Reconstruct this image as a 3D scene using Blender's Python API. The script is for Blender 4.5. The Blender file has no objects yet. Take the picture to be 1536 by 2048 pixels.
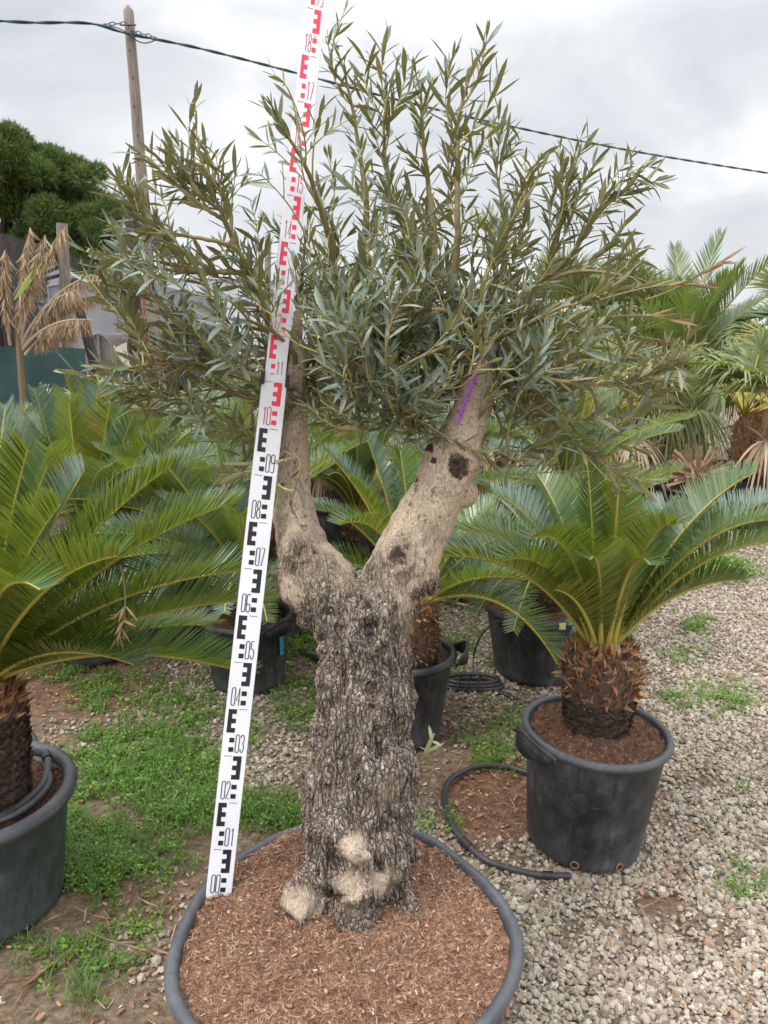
import bpy, math, random
import numpy as np
from mathutils import Vector, Matrix, noise
R = math.radians
rng = np.random.default_rng(7)
random.seed(7)
S = bpy.context.scene
COL = S.collection

# ------------------------------------------------------------------ camera, sky, sun
F = 1537.0; PITCH = R(13.7); CZ = 1.62
cam_d = bpy.data.cameras.new("camera"); cam = bpy.data.objects.new("camera", cam_d); COL.objects.link(cam)
cam.location = (0, 0, CZ); cam.rotation_euler = (R(90) - PITCH, 0, 0)
cam_d.sensor_fit = 'VERTICAL'; cam_d.sensor_height = 36.0; cam_d.sensor_width = 27.0
cam_d.lens = 36.0 * F / 2048.0
cam_d.clip_start = 0.05; cam_d.clip_end = 2000
cam_d.dof.use_dof = True; cam_d.dof.focus_distance = 1.75; cam_d.dof.aperture_fstop = 11.0
S.camera = cam
SUN_EL = R(52); SUN_AZ = R(-150)      # azimuth of the sun, 0 = +x, counter-clockwise (behind and left of the camera)
w = bpy.data.worlds.new("World"); S.world = w; w.use_nodes = True
nt = w.node_tree; nt.nodes.clear()
def wn(t, **k):
    n = nt.nodes.new(t)
    for a, b in k.items(): setattr(n, a, b)
    return n
out = wn('ShaderNodeOutputWorld'); bg = wn('ShaderNodeBackground'); bg.inputs[1].default_value = 0.1
sky = wn('ShaderNodeTexSky', sky_type='NISHITA', sun_disc=False, sun_elevation=SUN_EL)
sky.sun_rotation = math.pi/2 - SUN_AZ
tc = wn('ShaderNodeTexCoord'); sp = wn('ShaderNodeSeparateXYZ'); nt.links.new(tc.outputs['Generated'], sp.inputs[0])
up = wn('ShaderNodeMapRange'); nt.links.new(sp.outputs[2], up.inputs[0])
for i, v in ((1, 0.30), (2, 1.0), (3, .80), (4, 3.1)): up.inputs[i].default_value = v
mp = wn('ShaderNodeMapping'); mp.inputs['Scale'].default_value = (1.3, 1.3, 3.6); mp.inputs['Location'].default_value = (0.35, 0.2, 0.9)
nt.links.new(tc.outputs['Generated'], mp.inputs[0])
n1 = wn('ShaderNodeTexNoise'); n1.inputs['Scale'].default_value = 2.1; n1.inputs['Detail'].default_value = 5; n1.inputs['Roughness'].default_value = .5; n1.inputs['Distortion'].default_value = .5
nt.links.new(mp.outputs[0], n1.inputs['Vector'])
cr = wn('ShaderNodeValToRGB'); nt.links.new(n1.outputs[0], cr.inputs[0])
cr.color_ramp.elements[0].position = .33; cr.color_ramp.elements[0].color = (6.5, 6.75, 7.15, 1)
cr.color_ramp.elements[1].position = .64; cr.color_ramp.elements[1].color = (10.6, 10.6, 10.7, 1)
e = cr.color_ramp.elements.new(.5); e.color = (8.2, 8.4, 8.7, 1)
mul = wn('ShaderNodeVectorMath', operation='SCALE'); nt.links.new(cr.outputs[0], mul.inputs[0]); nt.links.new(up.outputs[0], mul.inputs['Scale'])
mx = wn('ShaderNodeMix', data_type='RGBA'); mx.inputs[0].default_value = .94
nt.links.new(sky.outputs[0], mx.inputs[6]); nt.links.new(mul.outputs[0], mx.inputs[7])
nt.links.new(mx.outputs[2], bg.inputs[0]); nt.links.new(bg.outputs[0], out.inputs[0])
sd = bpy.data.lights.new("sun", 'SUN'); sun = bpy.data.objects.new("sun", sd); COL.objects.link(sun)
sd.energy = 1.5; sd.angle = R(14); sd.color = (1.0, .96, .9)
dv = Vector((math.cos(SUN_AZ)*math.cos(SUN_EL), math.sin(SUN_AZ)*math.cos(SUN_EL), math.sin(SUN_EL)))
sun.rotation_euler = dv.to_track_quat('Z', 'Y').to_euler()
S.view_settings.view_transform = 'Standard'; S.view_settings.look = 'None'
S.view_settings.exposure = 0.38; S.view_settings.gamma = 1
S.render.engine = 'CYCLES'
S.cycles.max_bounces = 8; S.cycles.transparent_max_bounces = 24; S.cycles.diffuse_bounces = 4
S.cycles.glossy_bounces = 2; S.cycles.transmission_bounces = 4

# ------------------------------------------------------------------ helpers
cp, sn = math.cos(PITCH), math.sin(PITCH)
def ray(u, v):
    x = (u - 768) / F; yc = -(v - 1024) / F
    return Vector((x, cp + yc*sn, -sn + yc*cp))
def at(u, v, y):                       # point of the photo's ray that lies y metres ahead
    r = ray(u, v); return Vector((r.x*y/r.y, y, CZ + r.z*y/r.y))
def atd(u, v, d):
    r = ray(u, v); return Vector((r.x*d, r.y*d, CZ + r.z*d))
def gr(u, v, z=0.0):                   # point on the ground
    r = ray(u, v); t = (z - CZ)/r.z; return Vector((r.x*t, r.y*t, z))
def depth(p): return p[1]*cp - (p[2]-CZ)*sn
def proj(P):
    P = np.asarray(P, float); d = P[:, 1]*cp - (P[:, 2]-CZ)*sn
    d = np.maximum(d, 1e-3); uy = P[:, 1]*sn + (P[:, 2]-CZ)*cp
    return 768 + F*P[:, 0]/d, 1024 - F*uy/d

def tag(o, label=None, cat=None, group=None, kind=None):
    if label: o['label'] = label
    if cat: o['category'] = cat
    if group: o['group'] = group
    if kind: o['kind'] = kind
    return o
def empty(name, loc, label=None, cat=None, group=None):
    o = bpy.data.objects.new(name, None); COL.objects.link(o); o.location = loc; o.empty_display_size = .1
    return tag(o, label, cat, group)

class G:
    """collects geometry (numpy) and builds one mesh object"""
    def __init__(s): s.v = []; s.f = []; s.m = []; s.t = []; s.a = []; s.n = 0
    def add(s, V, Fc, mat=0, tint=0.5, aux=0.0):
        V = np.asarray(V, np.float32).reshape(-1, 3); Fc = np.asarray(Fc, np.int64)
        s.v.append(V); s.f.append(Fc + s.n); s.m.append(np.full(len(Fc), mat, np.int32))
        s.t.append(np.broadcast_to(np.asarray(tint, np.float32), (len(V),)).copy())
        s.a.append(np.broadcast_to(np.asarray(aux, np.float32), (len(V),)).copy()); s.n += len(V)
    def build(s, name, mats, parent=None, smooth=True, origin=None):
        me = bpy.data.meshes.new(name)
        V = np.concatenate(s.v) if s.v else np.zeros((0, 3), np.float32)
        if origin is not None: V = V - np.asarray(origin, np.float32)
        nf = sum(len(f) for f in s.f); sizes = np.concatenate([np.full(len(f), f.shape[1], np.int32) for f in s.f])
        loops = np.concatenate([f.ravel() for f in s.f]).astype(np.int32)
        me.vertices.add(len(V)); me.vertices.foreach_set('co', V.ravel())
        me.loops.add(len(loops)); me.loops.foreach_set('vertex_index', loops)
        me.polygons.add(nf); st = np.concatenate([[0], np.cumsum(sizes)[:-1]]).astype(np.int32)
        me.polygons.foreach_set('loop_start', st); me.polygons.foreach_set('loop_total', sizes)
        me.polygons.foreach_set('material_index', np.concatenate(s.m))
        me.polygons.foreach_set('use_smooth', np.full(nf, smooth))
        for nm, arr in (('tint', s.t), ('aux', s.a)):
            at_ = me.attributes.new(nm, 'FLOAT', 'POINT'); at_.data.foreach_set('value', np.concatenate(arr))
        me.update(calc_edges=True); me.validate()
        for m in (mats if isinstance(mats, (list, tuple)) else [mats]): me.materials.append(m)
        o = bpy.data.objects.new(name, me); COL.objects.link(o)
        if parent is not None:
            o.parent = parent
        return o

def nrm(A): return A / np.maximum(np.linalg.norm(A, axis=-1, keepdims=True), 1e-9)

def strips(g, P, D, N, L, W, prof, bend=0.0, fold=0.0, mat=0, tint=.5, droop=0.0):
    """many leaves at once: base P, direction D, normal N, length L, width W, width profile"""
    P = np.asarray(P, float); n = len(P); D = nrm(np.asarray(D, float)); N = np.asarray(N, float)
    N = nrm(N - D*np.sum(N*D, 1, keepdims=True)); Sd = np.cross(D, N)
    L = np.broadcast_to(L, (n,))[:, None, None]; W = np.broadcast_to(W, (n,))[:, None, None]
    bend = np.broadcast_to(bend, (n,))[:, None, None]; droop = np.broadcast_to(droop, (n,))[:, None, None]
    K = len(prof); t = np.linspace(0, 1, K)[None, :, None]; pr = np.asarray(prof)[None, :, None]
    c = P[:, None] + D[:, None]*L*t + N[:, None]*bend*L*t*t
    c = c + np.array([0, 0, -1.0])*droop*L*t*t
    if fold:
        a = c - Sd[:, None]*W*pr*.5 + N[:, None]*W*pr*fold; b = c + Sd[:, None]*W*pr*.5 + N[:, None]*W*pr*fold
        V = np.stack([a, c, b], 2).reshape(n, K*3, 3); q = []
        for k in range(K-1):
            for j in (0, 1): q.append([k*3+j, k*3+j+1, k*3+4+j, k*3+3+j])
        aux = np.tile(np.array([0, 1, 0.]), K); per = K*3
    else:
        a = c - Sd[:, None]*W*pr*.5; b = c + Sd[:, None]*W*pr*.5
        V = np.stack([a, b], 2).reshape(n, K*2, 3)
        q = [[k*2, k*2+1, k*2+3, k*2+2] for k in range(K-1)]; aux = np.repeat(np.linspace(0, 1, K), 2); per = K*2
    q = np.array(q); Fc = (q[None] + (np.arange(n)*per)[:, None, None]).reshape(-1, 4)
    g.add(V.reshape(-1, 3), Fc, mat, np.repeat(np.broadcast_to(tint, (n,)), per), np.tile(aux, n))

def smooth_path(pts, n):
    P = np.array([tuple(p) for p in pts], float); k = len(P)
    if k == 2: t = np.linspace(0, 1, n)[:, None]; return P[0]*(1-t) + P[1]*t
    E = np.vstack([2*P[0]-P[1], P, 2*P[-1]-P[-2]]); out = []
    for s in np.linspace(0, k-1-1e-6, n):
        i = int(s); t = s - i; a, b, c, d = E[i:i+4]
        out.append(.5*((2*b) + (c-a)*t + (2*a-5*b+4*c-d)*t*t + (3*b-a-3*c+d)*t**3))
    return np.array(out)

def tube(g, path, rad, sides=8, mat=0, tint=.5, aux=0.0, cap=True, rough=0.0, flat=1.0):
    P = np.asarray([tuple(p) for p in path], float); n = len(P); rad = np.broadcast_to(np.asarray(rad, float), (n,))
    T = nrm(np.gradient(P, axis=0)); ref = np.array([0, 0, 1.0]) if abs(T[0, 2]) < .9 else np.array([1.0, 0, 0])
    U = np.zeros_like(P); u = np.cross(T[0], ref); u /= np.linalg.norm(u)
    for i in range(n):
        u = u - T[i]*np.dot(u, T[i]); u /= max(np.linalg.norm(u), 1e-9); U[i] = u
    Vv = np.cross(T, U); a = np.linspace(0, 2*np.pi, sides, endpoint=False)
    rr = rad[:, None]*(1 + rough*rng.standard_normal((n, sides)))
    V = P[:, None] + U[:, None]*(np.cos(a)[None, :, None]*rr[:, :, None]) + Vv[:, None]*(np.sin(a)[None, :, None]*rr[:, :, None]*flat)
    V = V.reshape(-1, 3); i = np.arange(n-1)[:, None]*sides; j = np.arange(sides)[None]; j2 = (j+1) % sides
    q = np.stack([i+j, i+j2, i+sides+j2, i+sides+j], 2).reshape(-1, 4)
    g.add(V, q, mat, tint, aux)
    if cap:
        for e0, pc in ((0, P[0]), (n-1, P[-1])):
            ring = V[e0*sides:(e0+1)*sides]; idx = np.arange(sides)
            g.add(np.vstack([ring, pc[None]]), np.stack([idx, (idx+1) % sides, np.full(sides, sides)], 1), mat, tint, aux)

def lathe(g, prof, seg=64, mat=0, tint=.5, centre=(0, 0, 0), mod=None, aux=0.0):
    pr = np.asarray(prof, float); a = np.linspace(0, 2*np.pi, seg, endpoint=False)
    m = np.ones(seg) if mod is None else mod(a)
    V = np.stack([pr[:, None, 0]*np.cos(a)*m, pr[:, None, 0]*np.sin(a)*m, np.broadcast_to(pr[:, None, 1], (len(pr), seg))], 2) + np.asarray(centre)
    i = np.arange(len(pr)-1)[:, None]*seg; j = np.arange(seg)[None]; j2 = (j+1) % seg
    g.add(V.reshape(-1, 3), np.stack([i+j, i+j2, i+seg+j2, i+seg+j], 2).reshape(-1, 4), mat, tint, aux)

def box(g, c, sx, sy, sz, ax=None, mat=0, tint=.5):
    X, Y, Z = [np.asarray(a, float) for a in (ax or ((1, 0, 0), (0, 1, 0), (0, 0, 1)))]
    V = [np.asarray(tuple(c)) + X*sx*i/2 + Y*sy*j/2 + Z*sz*k/2 for k in (-1, 1) for j in (-1, 1) for i in (-1, 1)]
    g.add(V, [[0, 2, 3, 1], [4, 5, 7, 6], [0, 1, 5, 4], [2, 6, 7, 3], [0, 4, 6, 2], [1, 3, 7, 5]], mat, tint)

def fbm(P, scale, octv=3, off=0.0):
    return np.array([noise.fractal(Vector((p[0]*scale+off, p[1]*scale+off, p[2]*scale)), 1.0, 2.0, octv) for p in P])

# ------------------------------------------------------------------ materials
class M:
    def __init__(s, name, rough=.8, spec=.5):
        s.m = bpy.data.materials.new(name); s.m.use_nodes = True; s.t = s.m.node_tree
        s.b = s.t.nodes['Principled BSDF']; s.o = s.t.nodes['Material Output']
        s.b.inputs['Roughness'].default_value = rough; s.b.inputs['Specular IOR Level'].default_value = spec
    def n(s, t, **k):
        x = s.t.nodes.new(t)
        for a, b in k.items(): setattr(x, a, b)
        return x
    def l(s, a, b): s.t.links.new(a, b)
    def coord(s, kind='Object', scale=(1, 1, 1)):
        c = s.n('ShaderNodeTexCoord'); m = s.n('ShaderNodeMapping'); m.inputs['Scale'].default_value = scale
        s.l(c.outputs[kind], m.inputs[0]); return m.outputs[0]
    def noise(s, scale, detail=4, rough=.6, vec=None, dist=0.0, out=0):
        x = s.n('ShaderNodeTexNoise'); x.inputs['Scale'].default_value = scale; x.inputs['Detail'].default_value = detail
        x.inputs['Roughness'].default_value = rough; x.inputs['Distortion'].default_value = dist
        if vec is not None: s.l(vec, x.inputs['Vector'])
        return x.outputs[out]
    def voro(s, scale, feature='F1', vec=None, out=0, rand=1.0):
        x = s.n('ShaderNodeTexVoronoi', feature=feature); x.inputs['Scale'].default_value = scale; x.inputs['Randomness'].default_value = rand
        if vec is not None: s.l(vec, x.inputs['Vector'])
        return x.outputs[out]
    def ramp(s, fac, stops):
        x = s.n('ShaderNodeValToRGB'); e = x.color_ramp.elements
        while len(e) < len(stops): e.new(.5)
        for i, (p, c) in enumerate(stops):
            e[i].position = p; e[i].color = (c[0], c[1], c[2], 1) if hasattr(c, '__len__') else (c, c, c, 1)
        s.l(fac, x.inputs[0]); return x.outputs[0]
    def mix(s, fac, a, b, mode='MIX'):
        x = s.n('ShaderNodeMix', data_type='RGBA', blend_type=mode)
        for sock, v in ((x.inputs[0], fac), (x.inputs[6], a), (x.inputs[7], b)):
            if isinstance(v, (int, float)): sock.default_value = v
            elif isinstance(v, (tuple, list)): sock.default_value = (*v, 1)
            else: s.l(v, sock)
        return x.outputs[2]
    def math(s, op, a, b=0.0, clamp=False):
        x = s.n('ShaderNodeMath', operation=op, use_clamp=clamp)
        for sock, v in ((x.inputs[0], a), (x.inputs[1], b)):
            if isinstance(v, (int, float)): sock.default_value = v
            else: s.l(v, sock)
        return x.outputs[0]
    def attr(s, name='tint'): return s.n('ShaderNodeAttribute', attribute_name=name).outputs['Fac']
    def color(s, c):
        if isinstance(c, (tuple, list)): s.b.inputs['Base Color'].default_value = (*c, 1)
        else: s.l(c, s.b.inputs['Base Color'])
        return s
    def bump(s, h, dist=.01, strength=1.0):
        x = s.n('ShaderNodeBump'); x.inputs['Distance'].default_value = dist; x.inputs['Strength'].default_value = strength
        s.l(h, x.inputs['Height']); s.l(x.outputs[0], s.b.inputs['Normal']); return s
    def translucent(s, fac, col):
        tr = s.n('ShaderNodeBsdfTranslucent'); ms = s.n('ShaderNodeMixShader'); ms.inputs[0].default_value = fac
        if isinstance(col, tuple): tr.inputs[0].default_value = (*col, 1)
        else: s.l(col, tr.inputs[0])
        s.l(s.b.outputs[0], ms.inputs[1]); s.l(tr.outputs[0], ms.inputs[2]); s.l(ms.outputs[0], s.o.inputs[0]); return s
    def back(s): return s.n('ShaderNodeNewGeometry').outputs['Backfacing']

def leaf_mat(name, top, under, tip=None, rough=.45, spec=.4, trans=.3, trc=(.2, .3, .03), midrib=None, objvar=0.0):
    m = M(name, rough, spec); t = m.attr('tint')
    top_c = m.ramp(t, top); c = m.mix(m.back(), top_c, m.ramp(t, under))
    if midrib: c = m.mix(m.math('MULTIPLY', m.ramp(m.attr('aux'), [(.80, 0.), (.98, 1.)]), .55), c, midrib)
    if tip: c = m.mix(m.ramp(m.attr('aux'), [(tip[1], 0.), (1., 1.)]), c, tip[0])
    if objvar:
        oi = m.n('ShaderNodeObjectInfo'); hv = m.n('ShaderNodeHueSaturation')
        m.l(m.ramp(oi.outputs['Random'], [(0, 1-objvar), (1, 1+objvar)]), hv.inputs['Value']); m.l(c, hv.inputs['Color']); c = hv.outputs[0]
    m.color(c); m.translucent(trans, trc)
    return m.m

mats = {}
mats['olive_leaf'] = leaf_mat('olive_leaf', [(0, (.07, .105, .08)), (.5, (.17, .22, .17)), (.85, (.29, .335, .25)), (1, (.36, .38, .20))],
                              [(0, (.11, .11, .05)), (.6, (.22, .205, .095)), (1, (.40, .36, .18))], rough=.38, spec=.45, trans=.16, trc=(.30, .30, .06), midrib=(.24, .28, .17))
mats['dry_leaf'] = leaf_mat('dry_leaf', [(0, (.20, .10, .05)), (1, (.42, .28, .16))], [(0, (.24, .14, .08)), (1, (.45, .32, .2))], rough=.8, trans=.15, trc=(.4, .25, .1))
mats['cycad'] = leaf_mat('cycad_leaf', [(0, (.02, .055, .013)), (.5, (.055, .12, .025)), (.9, (.13, .19, .03)), (1, (.32, .20, .03))],
                         [(0, (.065, .105, .017)), (.6, (.135, .18, .026)), (1, (.38, .24, .04))], rough=.30, spec=.7, trans=.25, trc=(.34, .45, .04), objvar=.38)
mats['cycad_blue'] = leaf_mat('cycad_leaf_grey_green', [(0, (.04, .09, .055)), (.5, (.13, .20, .15)), (1, (.24, .32, .24))],
                         [(0, (.10, .15, .05)), (1, (.16, .20, .06))], rough=.36, spec=.6, trans=.25, trc=(.22, .32, .06), objvar=.16)
mats['rachis'] = M('cycad_rachis', .5).color((.42, .36, .07)).m
mats['fan'] = leaf_mat('fan_palm_leaf', [(0, (.06, .12, .045)), (.5, (.17, .26, .12)), (1, (.46, .48, .20))],
                       [(0, (.14, .19, .08)), (.5, (.28, .34, .18)), (1, (.52, .48, .26))], rough=.45, spec=.5, trans=.3, trc=(.30, .36, .06), tip=((.38, .30, .13), .8), objvar=.2)
mats['fan_dry'] = leaf_mat('fan_palm_dry_leaf', [(0, (.30, .19, .12)), (1, (.60, .48, .33))], [(0, (.3, .2, .13)), (1, (.6, .48, .34))], rough=.8, trans=.2, trc=(.45, .3, .12))
mats['phoenix'] = leaf_mat('feather_palm_leaf', [(0, (.06, .10, .045)), (.6, (.12, .18, .09)), (1, (.27, .31, .16))], [(0, (.10, .16, .06)), (1, (.2, .26, .1))], rough=.5, trans=.3, trc=(.2, .3, .04))
mats['pine'] = leaf_mat('pine_needles', [(0, (.05, .09, .025)), (.6, (.12, .18, .045)), (1, (.22, .28, .07))], [(0, (.04, .08, .02)), (1, (.12, .17, .04))], rough=.6, trans=.2, trc=(.12, .18, .03))
mats['weed'] = leaf_mat('weed_leaf', [(0, (.07, .15, .02)), (.6, (.18, .33, .05)), (1, (.33, .47, .09))], [(0, (.08, .17, .04)), (1, (.18, .28, .07))], rough=.5, trans=.3, trc=(.18, .36, .03))
mats['straw'] = leaf_mat('straw', [(0, (.22, .14, .08)), (.6, (.40, .30, .18)), (1, (.52, .42, .27))], [(0, (.2, .13, .08)), (1, (.5, .4, .25))], rough=.85, trans=.1, trc=(.4, .3, .15))
mats['banana'] = leaf_mat('banana_leaf', [(0, (.25, .38, .06)), (1, (.35, .48, .1))], [(0, (.3, .4, .1)), (1, (.4, .5, .15))], rough=.4, trans=.35, trc=(.4, .55, .08))

m = M('twig', .7); m.color(m.ramp(m.attr('tint'), [(0, (.15, .105, .055)), (.5, (.30, .24, .11)), (1, (.55, .50, .18))])); mats['twig'] = m.m

# bark: dark fissures round pale plates on the old trunk, pale tight skin on the limbs
m = M('olive_bark', .9, .2)
co = m.coord('Object')
warp = m.noise(9, 3, .6, co, out=1); wv = m.n('ShaderNodeVectorMath', operation='MULTIPLY_ADD')
m.l(warp, wv.inputs[0]); wv.inputs[1].default_value = (.040, .040, .05); m.l(co, wv.inputs[2])
mpg = m.n('ShaderNodeMapping'); mpg.inputs['Scale'].default_value = (1, 1, .20); m.l(wv.outputs[0], mpg.inputs[0]); cs = mpg.outputs[0]
v1 = m.voro(115, 'DISTANCE_TO_EDGE', cs); v2 = m.voro(260, 'DISTANCE_TO_EDGE', cs); v0 = m.voro(44, 'DISTANCE_TO_EDGE', cs)
big = m.noise(14, 4, .65, wv.outputs[0])
plate = m.ramp(v1, [(0.0, .05), (.05, .5), (.14, 1.)]); fine = m.ramp(v2, [(0.0, 0.), (.10, 1.)])
pf = m.math('MULTIPLY', m.math('MULTIPLY', plate, m.math('ADD', m.math('MULTIPLY', fine, .5), .5)), m.ramp(v0, [(0, 0.), (.05, .6), (.10, 1.)]))
hue = m.noise(30, 5, .7, cs)
pale = m.attr('aux')     # 0 old rough bark .. 1 young pale skin
pc = m.mix(m.ramp(big, [(.36, 0.), (.62, 1.)]), m.ramp(hue, [(.3, (.18, .145, .12)), (.5, (.37, .30, .245)), (.72, (.60, .50, .41))]),
           m.ramp(hue, [(.3, (.29, .23, .185)), (.5, (.52, .43, .345)), (.72, (.68, .59, .49))]))
pc = m.mix(m.ramp(m.noise(5.5, 4, .7, co), [(.45, 0.), (.65, .40)]), pc, m.ramp(hue, [(.3, (.05, .04, .035)), (.6, (.17, .14, .12)), (.8, (.4, .34, .28))])); old = m.mix(pf, (.05, .038, .033), pc)
orange = m.ramp(m.noise(17, 3, .6, co), [(.66, 0.), (.74, 1.)]); old = m.mix(m.math('MULTIPLY', orange, .5), old, (.40, .20, .09))
mp3 = m.n('ShaderNodeMapping'); mp3.inputs['Scale'].default_value = (1, 1, .42); m.l(wv.outputs[0], mp3.inputs[0])
fib = m.noise(190, 4, .65, mp3.outputs[0]); blot = m.noise(22, 5, .7, co)
young = m.mix(m.ramp(blot, [(.35, 0.), (.62, 1.)]), m.ramp(fib, [(.33, (.25, .185, .135)), (.5, (.42, .33, .245)), (.7, (.52, .42, .32))]),
              m.ramp(fib, [(.33, (.38, .30, .215)), (.5, (.56, .455, .335)), (.7, (.66, .555, .42))]))
spots = m.ramp(m.noise(46, 4, .75, co), [(.57, 0.), (.64, .85)]); young = m.mix(spots, young, (.11, .075, .055)); young = m.mix(m.math('MULTIPLY', m.math('SUBTRACT', 1.0, fine), m.ramp(blot, [(.42, .25), (.6, .95)])), young, (.15, .105, .075))
dark = m.attr('tint')    # scars, hollows and grooves, coloured darker than the bark around them
c = m.mix(pale, old, young); dk_ = m.math('MULTIPLY', m.math('SUBTRACT', m.math('ADD', m.noise(70, 5, .75, wv.outputs[0]), m.math('MULTIPLY', dark, .75)), .80), 7.0, clamp=True); c = m.mix(dk_, c, m.ramp(m.noise(80, 4, .7, co), [(.35, (.02, .014, .012)), (.6, (.09, .065, .05)), (.75, (.24, .17, .12))]))
m.color(c)
h = m.math('ADD', m.math('MULTIPLY', m.mix(pale, pf, 0.5 and m.ramp(fib, [(.3, .35), (.7, .75)])), 1.0), m.math('MULTIPLY', hue, .5))
dsp = m.n('ShaderNodeDisplacement'); dsp.inputs['Midlevel'].default_value = .8
amp = m.math('ADD', m.math('MULTIPLY', m.math('SUBTRACT', 1.0, pale), .0052), .0012); m.l(amp, dsp.inputs['Scale']); m.l(h, dsp.inputs['Height'])
m.l(dsp.outputs[0], m.o.inputs['Displacement']); m.m.displacement_method = 'BOTH'
mats['bark'] = m.m

def plastic(name, base, dust, amt=.5):
    m = M(name, .42, .45); co = m.coord('Object')
    a = m.noise(5, 5, .65, co); b = m.noise(38, 5, .7, m.coord('Object', (1, 1, .35))); sc = m.noise(120, 2, .5, m.coord('Object', (.15, .15, 1.2)))
    f = m.math('MULTIPLY', m.ramp(a, [(.38, 0.), (.68, 1.)]), m.ramp(b, [(.35, .15), (.7, 1.)]))
    f = m.math('ADD', m.math('MULTIPLY', f, amt), m.math('MULTIPLY', m.ramp(sc, [(.68, 0.), (.72, .25)]), amt), clamp=True)
    f = m.math('ADD', f, m.math('MULTIPLY', m.attr('aux'), .22), clamp=True)
    m.color(m.mix(f, base, dust)); m.l(m.ramp(f, [(0, .38), (.6, .8)]), m.b.inputs['Roughness'])
    m.bump(m.noise(60, 3, .5, co), .001, .5); return m.m
mats['pot'] = plastic('black_pot_plastic', (.013, .015, .018), (.20, .205, .21), .7)
mats['pot_green'] = plastic('greenish_black_pot_plastic', (.032, .044, .045), (.17, .20, .20), .7)
mats['rim'] = plastic('pot_rim_plastic', (.06, .065, .075), (.22, .22, .23), .6)
mats['black'] = M('black_plastic', .45).color((.018, .02, .022)).m
mats['hose'] = plastic('hose_plastic', (.035, .037, .04), (.16, .15, .14), .5)

def soil_mat(name, cs, scale=1.0):
    m = M(name, .95, .15); co = m.coord('Object')
    a = m.noise(60*scale, 6, .75, co); b = m.noise(9, 4, .6, co); v = m.voro(160*scale, 'F1', co, out=1)
    c = m.ramp(a, [(.28, cs[0]), (.5, cs[1]), (.72, cs[2])]); c = m.mix(m.ramp(b, [(.4, 0.), (.7, .35)]), c, cs[0])
    sp_ = m.n('ShaderNodeSeparateColor'); m.l(v, sp_.inputs[0]); c = m.mix(m.ramp(sp_.outputs[0], [(.8, 0.), (.95, .5)]), c, cs[3])
    m.color(c); m.bump(m.math('ADD', a, m.math('MULTIPLY', m.noise(260*scale, 3, .6, co), .5)), .012, 1.0); return m.m
mats['coir'] = soil_mat('coir_potting_mix', [(.09, .042, .026), (.30, .16, .10), (.50, .32, .215), (.58, .46, .35)])
mats['soil'] = soil_mat('pot_soil', [(.07, .035, .024), (.17, .085, .055), (.29, .16, .11), (.4, .28, .2)])
m = M('chips', .9, .15); m.color(m.ramp(m.attr('tint'), [(0, (.10, .05, .034)), (.35, (.26, .135, .085)), (.75, (.41, .25, .16)), (.96, (.48, .33, .22)), (1, (.68, .60, .5))])); mats['chips'] = m.m

# ground
m = M('ground', .95, .15); co = m.coord('Object'); gv = m.attr('tint'); rd = m.attr('aux')
a = m.noise(34, 6, .75, co); b = m.noise(1.4, 5, .6, co); vc = m.voro(58, 'F1', co, out=1); vd = m.voro(58, 'F1', co, out=0)
sepc = m.n('ShaderNodeSeparateColor'); m.l(vc, sepc.inputs[0])
earth = m.ramp(a, [(.3, (.085, .055, .036)), (.5, (.20, .145, .10)), (.7, (.34, .26, .19))]); earth = m.mix(m.math('MULTIPLY', rd, .8), earth, m.ramp(a, [(.3, (.12, .05, .03)), (.7, (.30, .15, .095))]))
stone = m.ramp(sepc.outputs[0], [(0, (.20, .165, .13)), (.4, (.44, .37, .29)), (.8, (.54, .48, .39)), (1, (.40, .26, .17))])
stone = m.mix(m.ramp(vd, [(.35, 0.), (.75, .75)]), stone, (.10, .075, .055))
g_ = m.math('ADD', gv, m.math('MULTIPLY', m.math('SUBTRACT', a, .5), .8), clamp=True)
m.color(m.mix(m.ramp(g_, [(.3, 0.), (.6, 1.)]), earth, stone))
m.bump(m.math('ADD', a, m.math('MULTIPLY', m.math('SUBTRACT', 1.0, vd), m.math('MULTIPLY', gv, 1.5))), .012, 1.0); mats['ground'] = m.m
m = M('gravel', .85, .25); co = m.coord('Object'); c = m.ramp(m.attr('tint'), [(0, (.16, .12, .095)), (.14, (.27, .22, .175)), (.42, (.43, .36, .28)), (.72, (.53, .465, .375)), (.9, (.64, .585, .50)), (.93, (.46, .31, .18)), (1, (.34, .20, .14))])
c = m.mix(m.ramp(m.noise(280, 3, .7, co), [(.42, .0), (.62, .55)]), c, (.23, .19, .15)); m.color(c); m.bump(m.noise(420, 3, .6, co), .002, .8); mats['gravel'] = m.m

m = M('cycad_bark', .9, .2); co = m.coord('Object')
c = m.ramp(m.attr('tint'), [(0, (.05, .036, .03)), (.4, (.24, .18, .14)), (.5, (.26, .115, .05)), (.75, (.50, .27, .12)), (1, (.70, .52, .30))])
c = m.mix(m.ramp(m.noise(90, 4, .7, co), [(.4, 0.), (.7, .35)]), c, (.04, .025, .018)); m.color(c); mats['cycad_bark'] = m.m
m = M('pole_wood', .85, .2); co = m.coord('Object', (1, 1, .06)); a = m.noise(38, 5, .7, co)
m.color(m.mix(m.ramp(m.noise(.8, 3, .5, m.coord('Object')), [(.4, 0.), (.6, 1.)]), m.ramp(a, [(.3, (.17, .14, .115)), (.7, (.36, .31, .27))]), m.ramp(a, [(.3, (.15, .125, .105)), (.7, (.32, .27, .235))])))
m.bump(a, .004, .6); mats['wood'] = m.m
m = M('dark_post_wood', .85, .2); a = m.noise(30, 5, .7, m.coord('Object', (1, 1, .1))); m.color(m.ramp(a, [(.3, (.035, .03, .03)), (.7, (.11, .09, .085))])); mats['dark_wood'] = m.m
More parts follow.
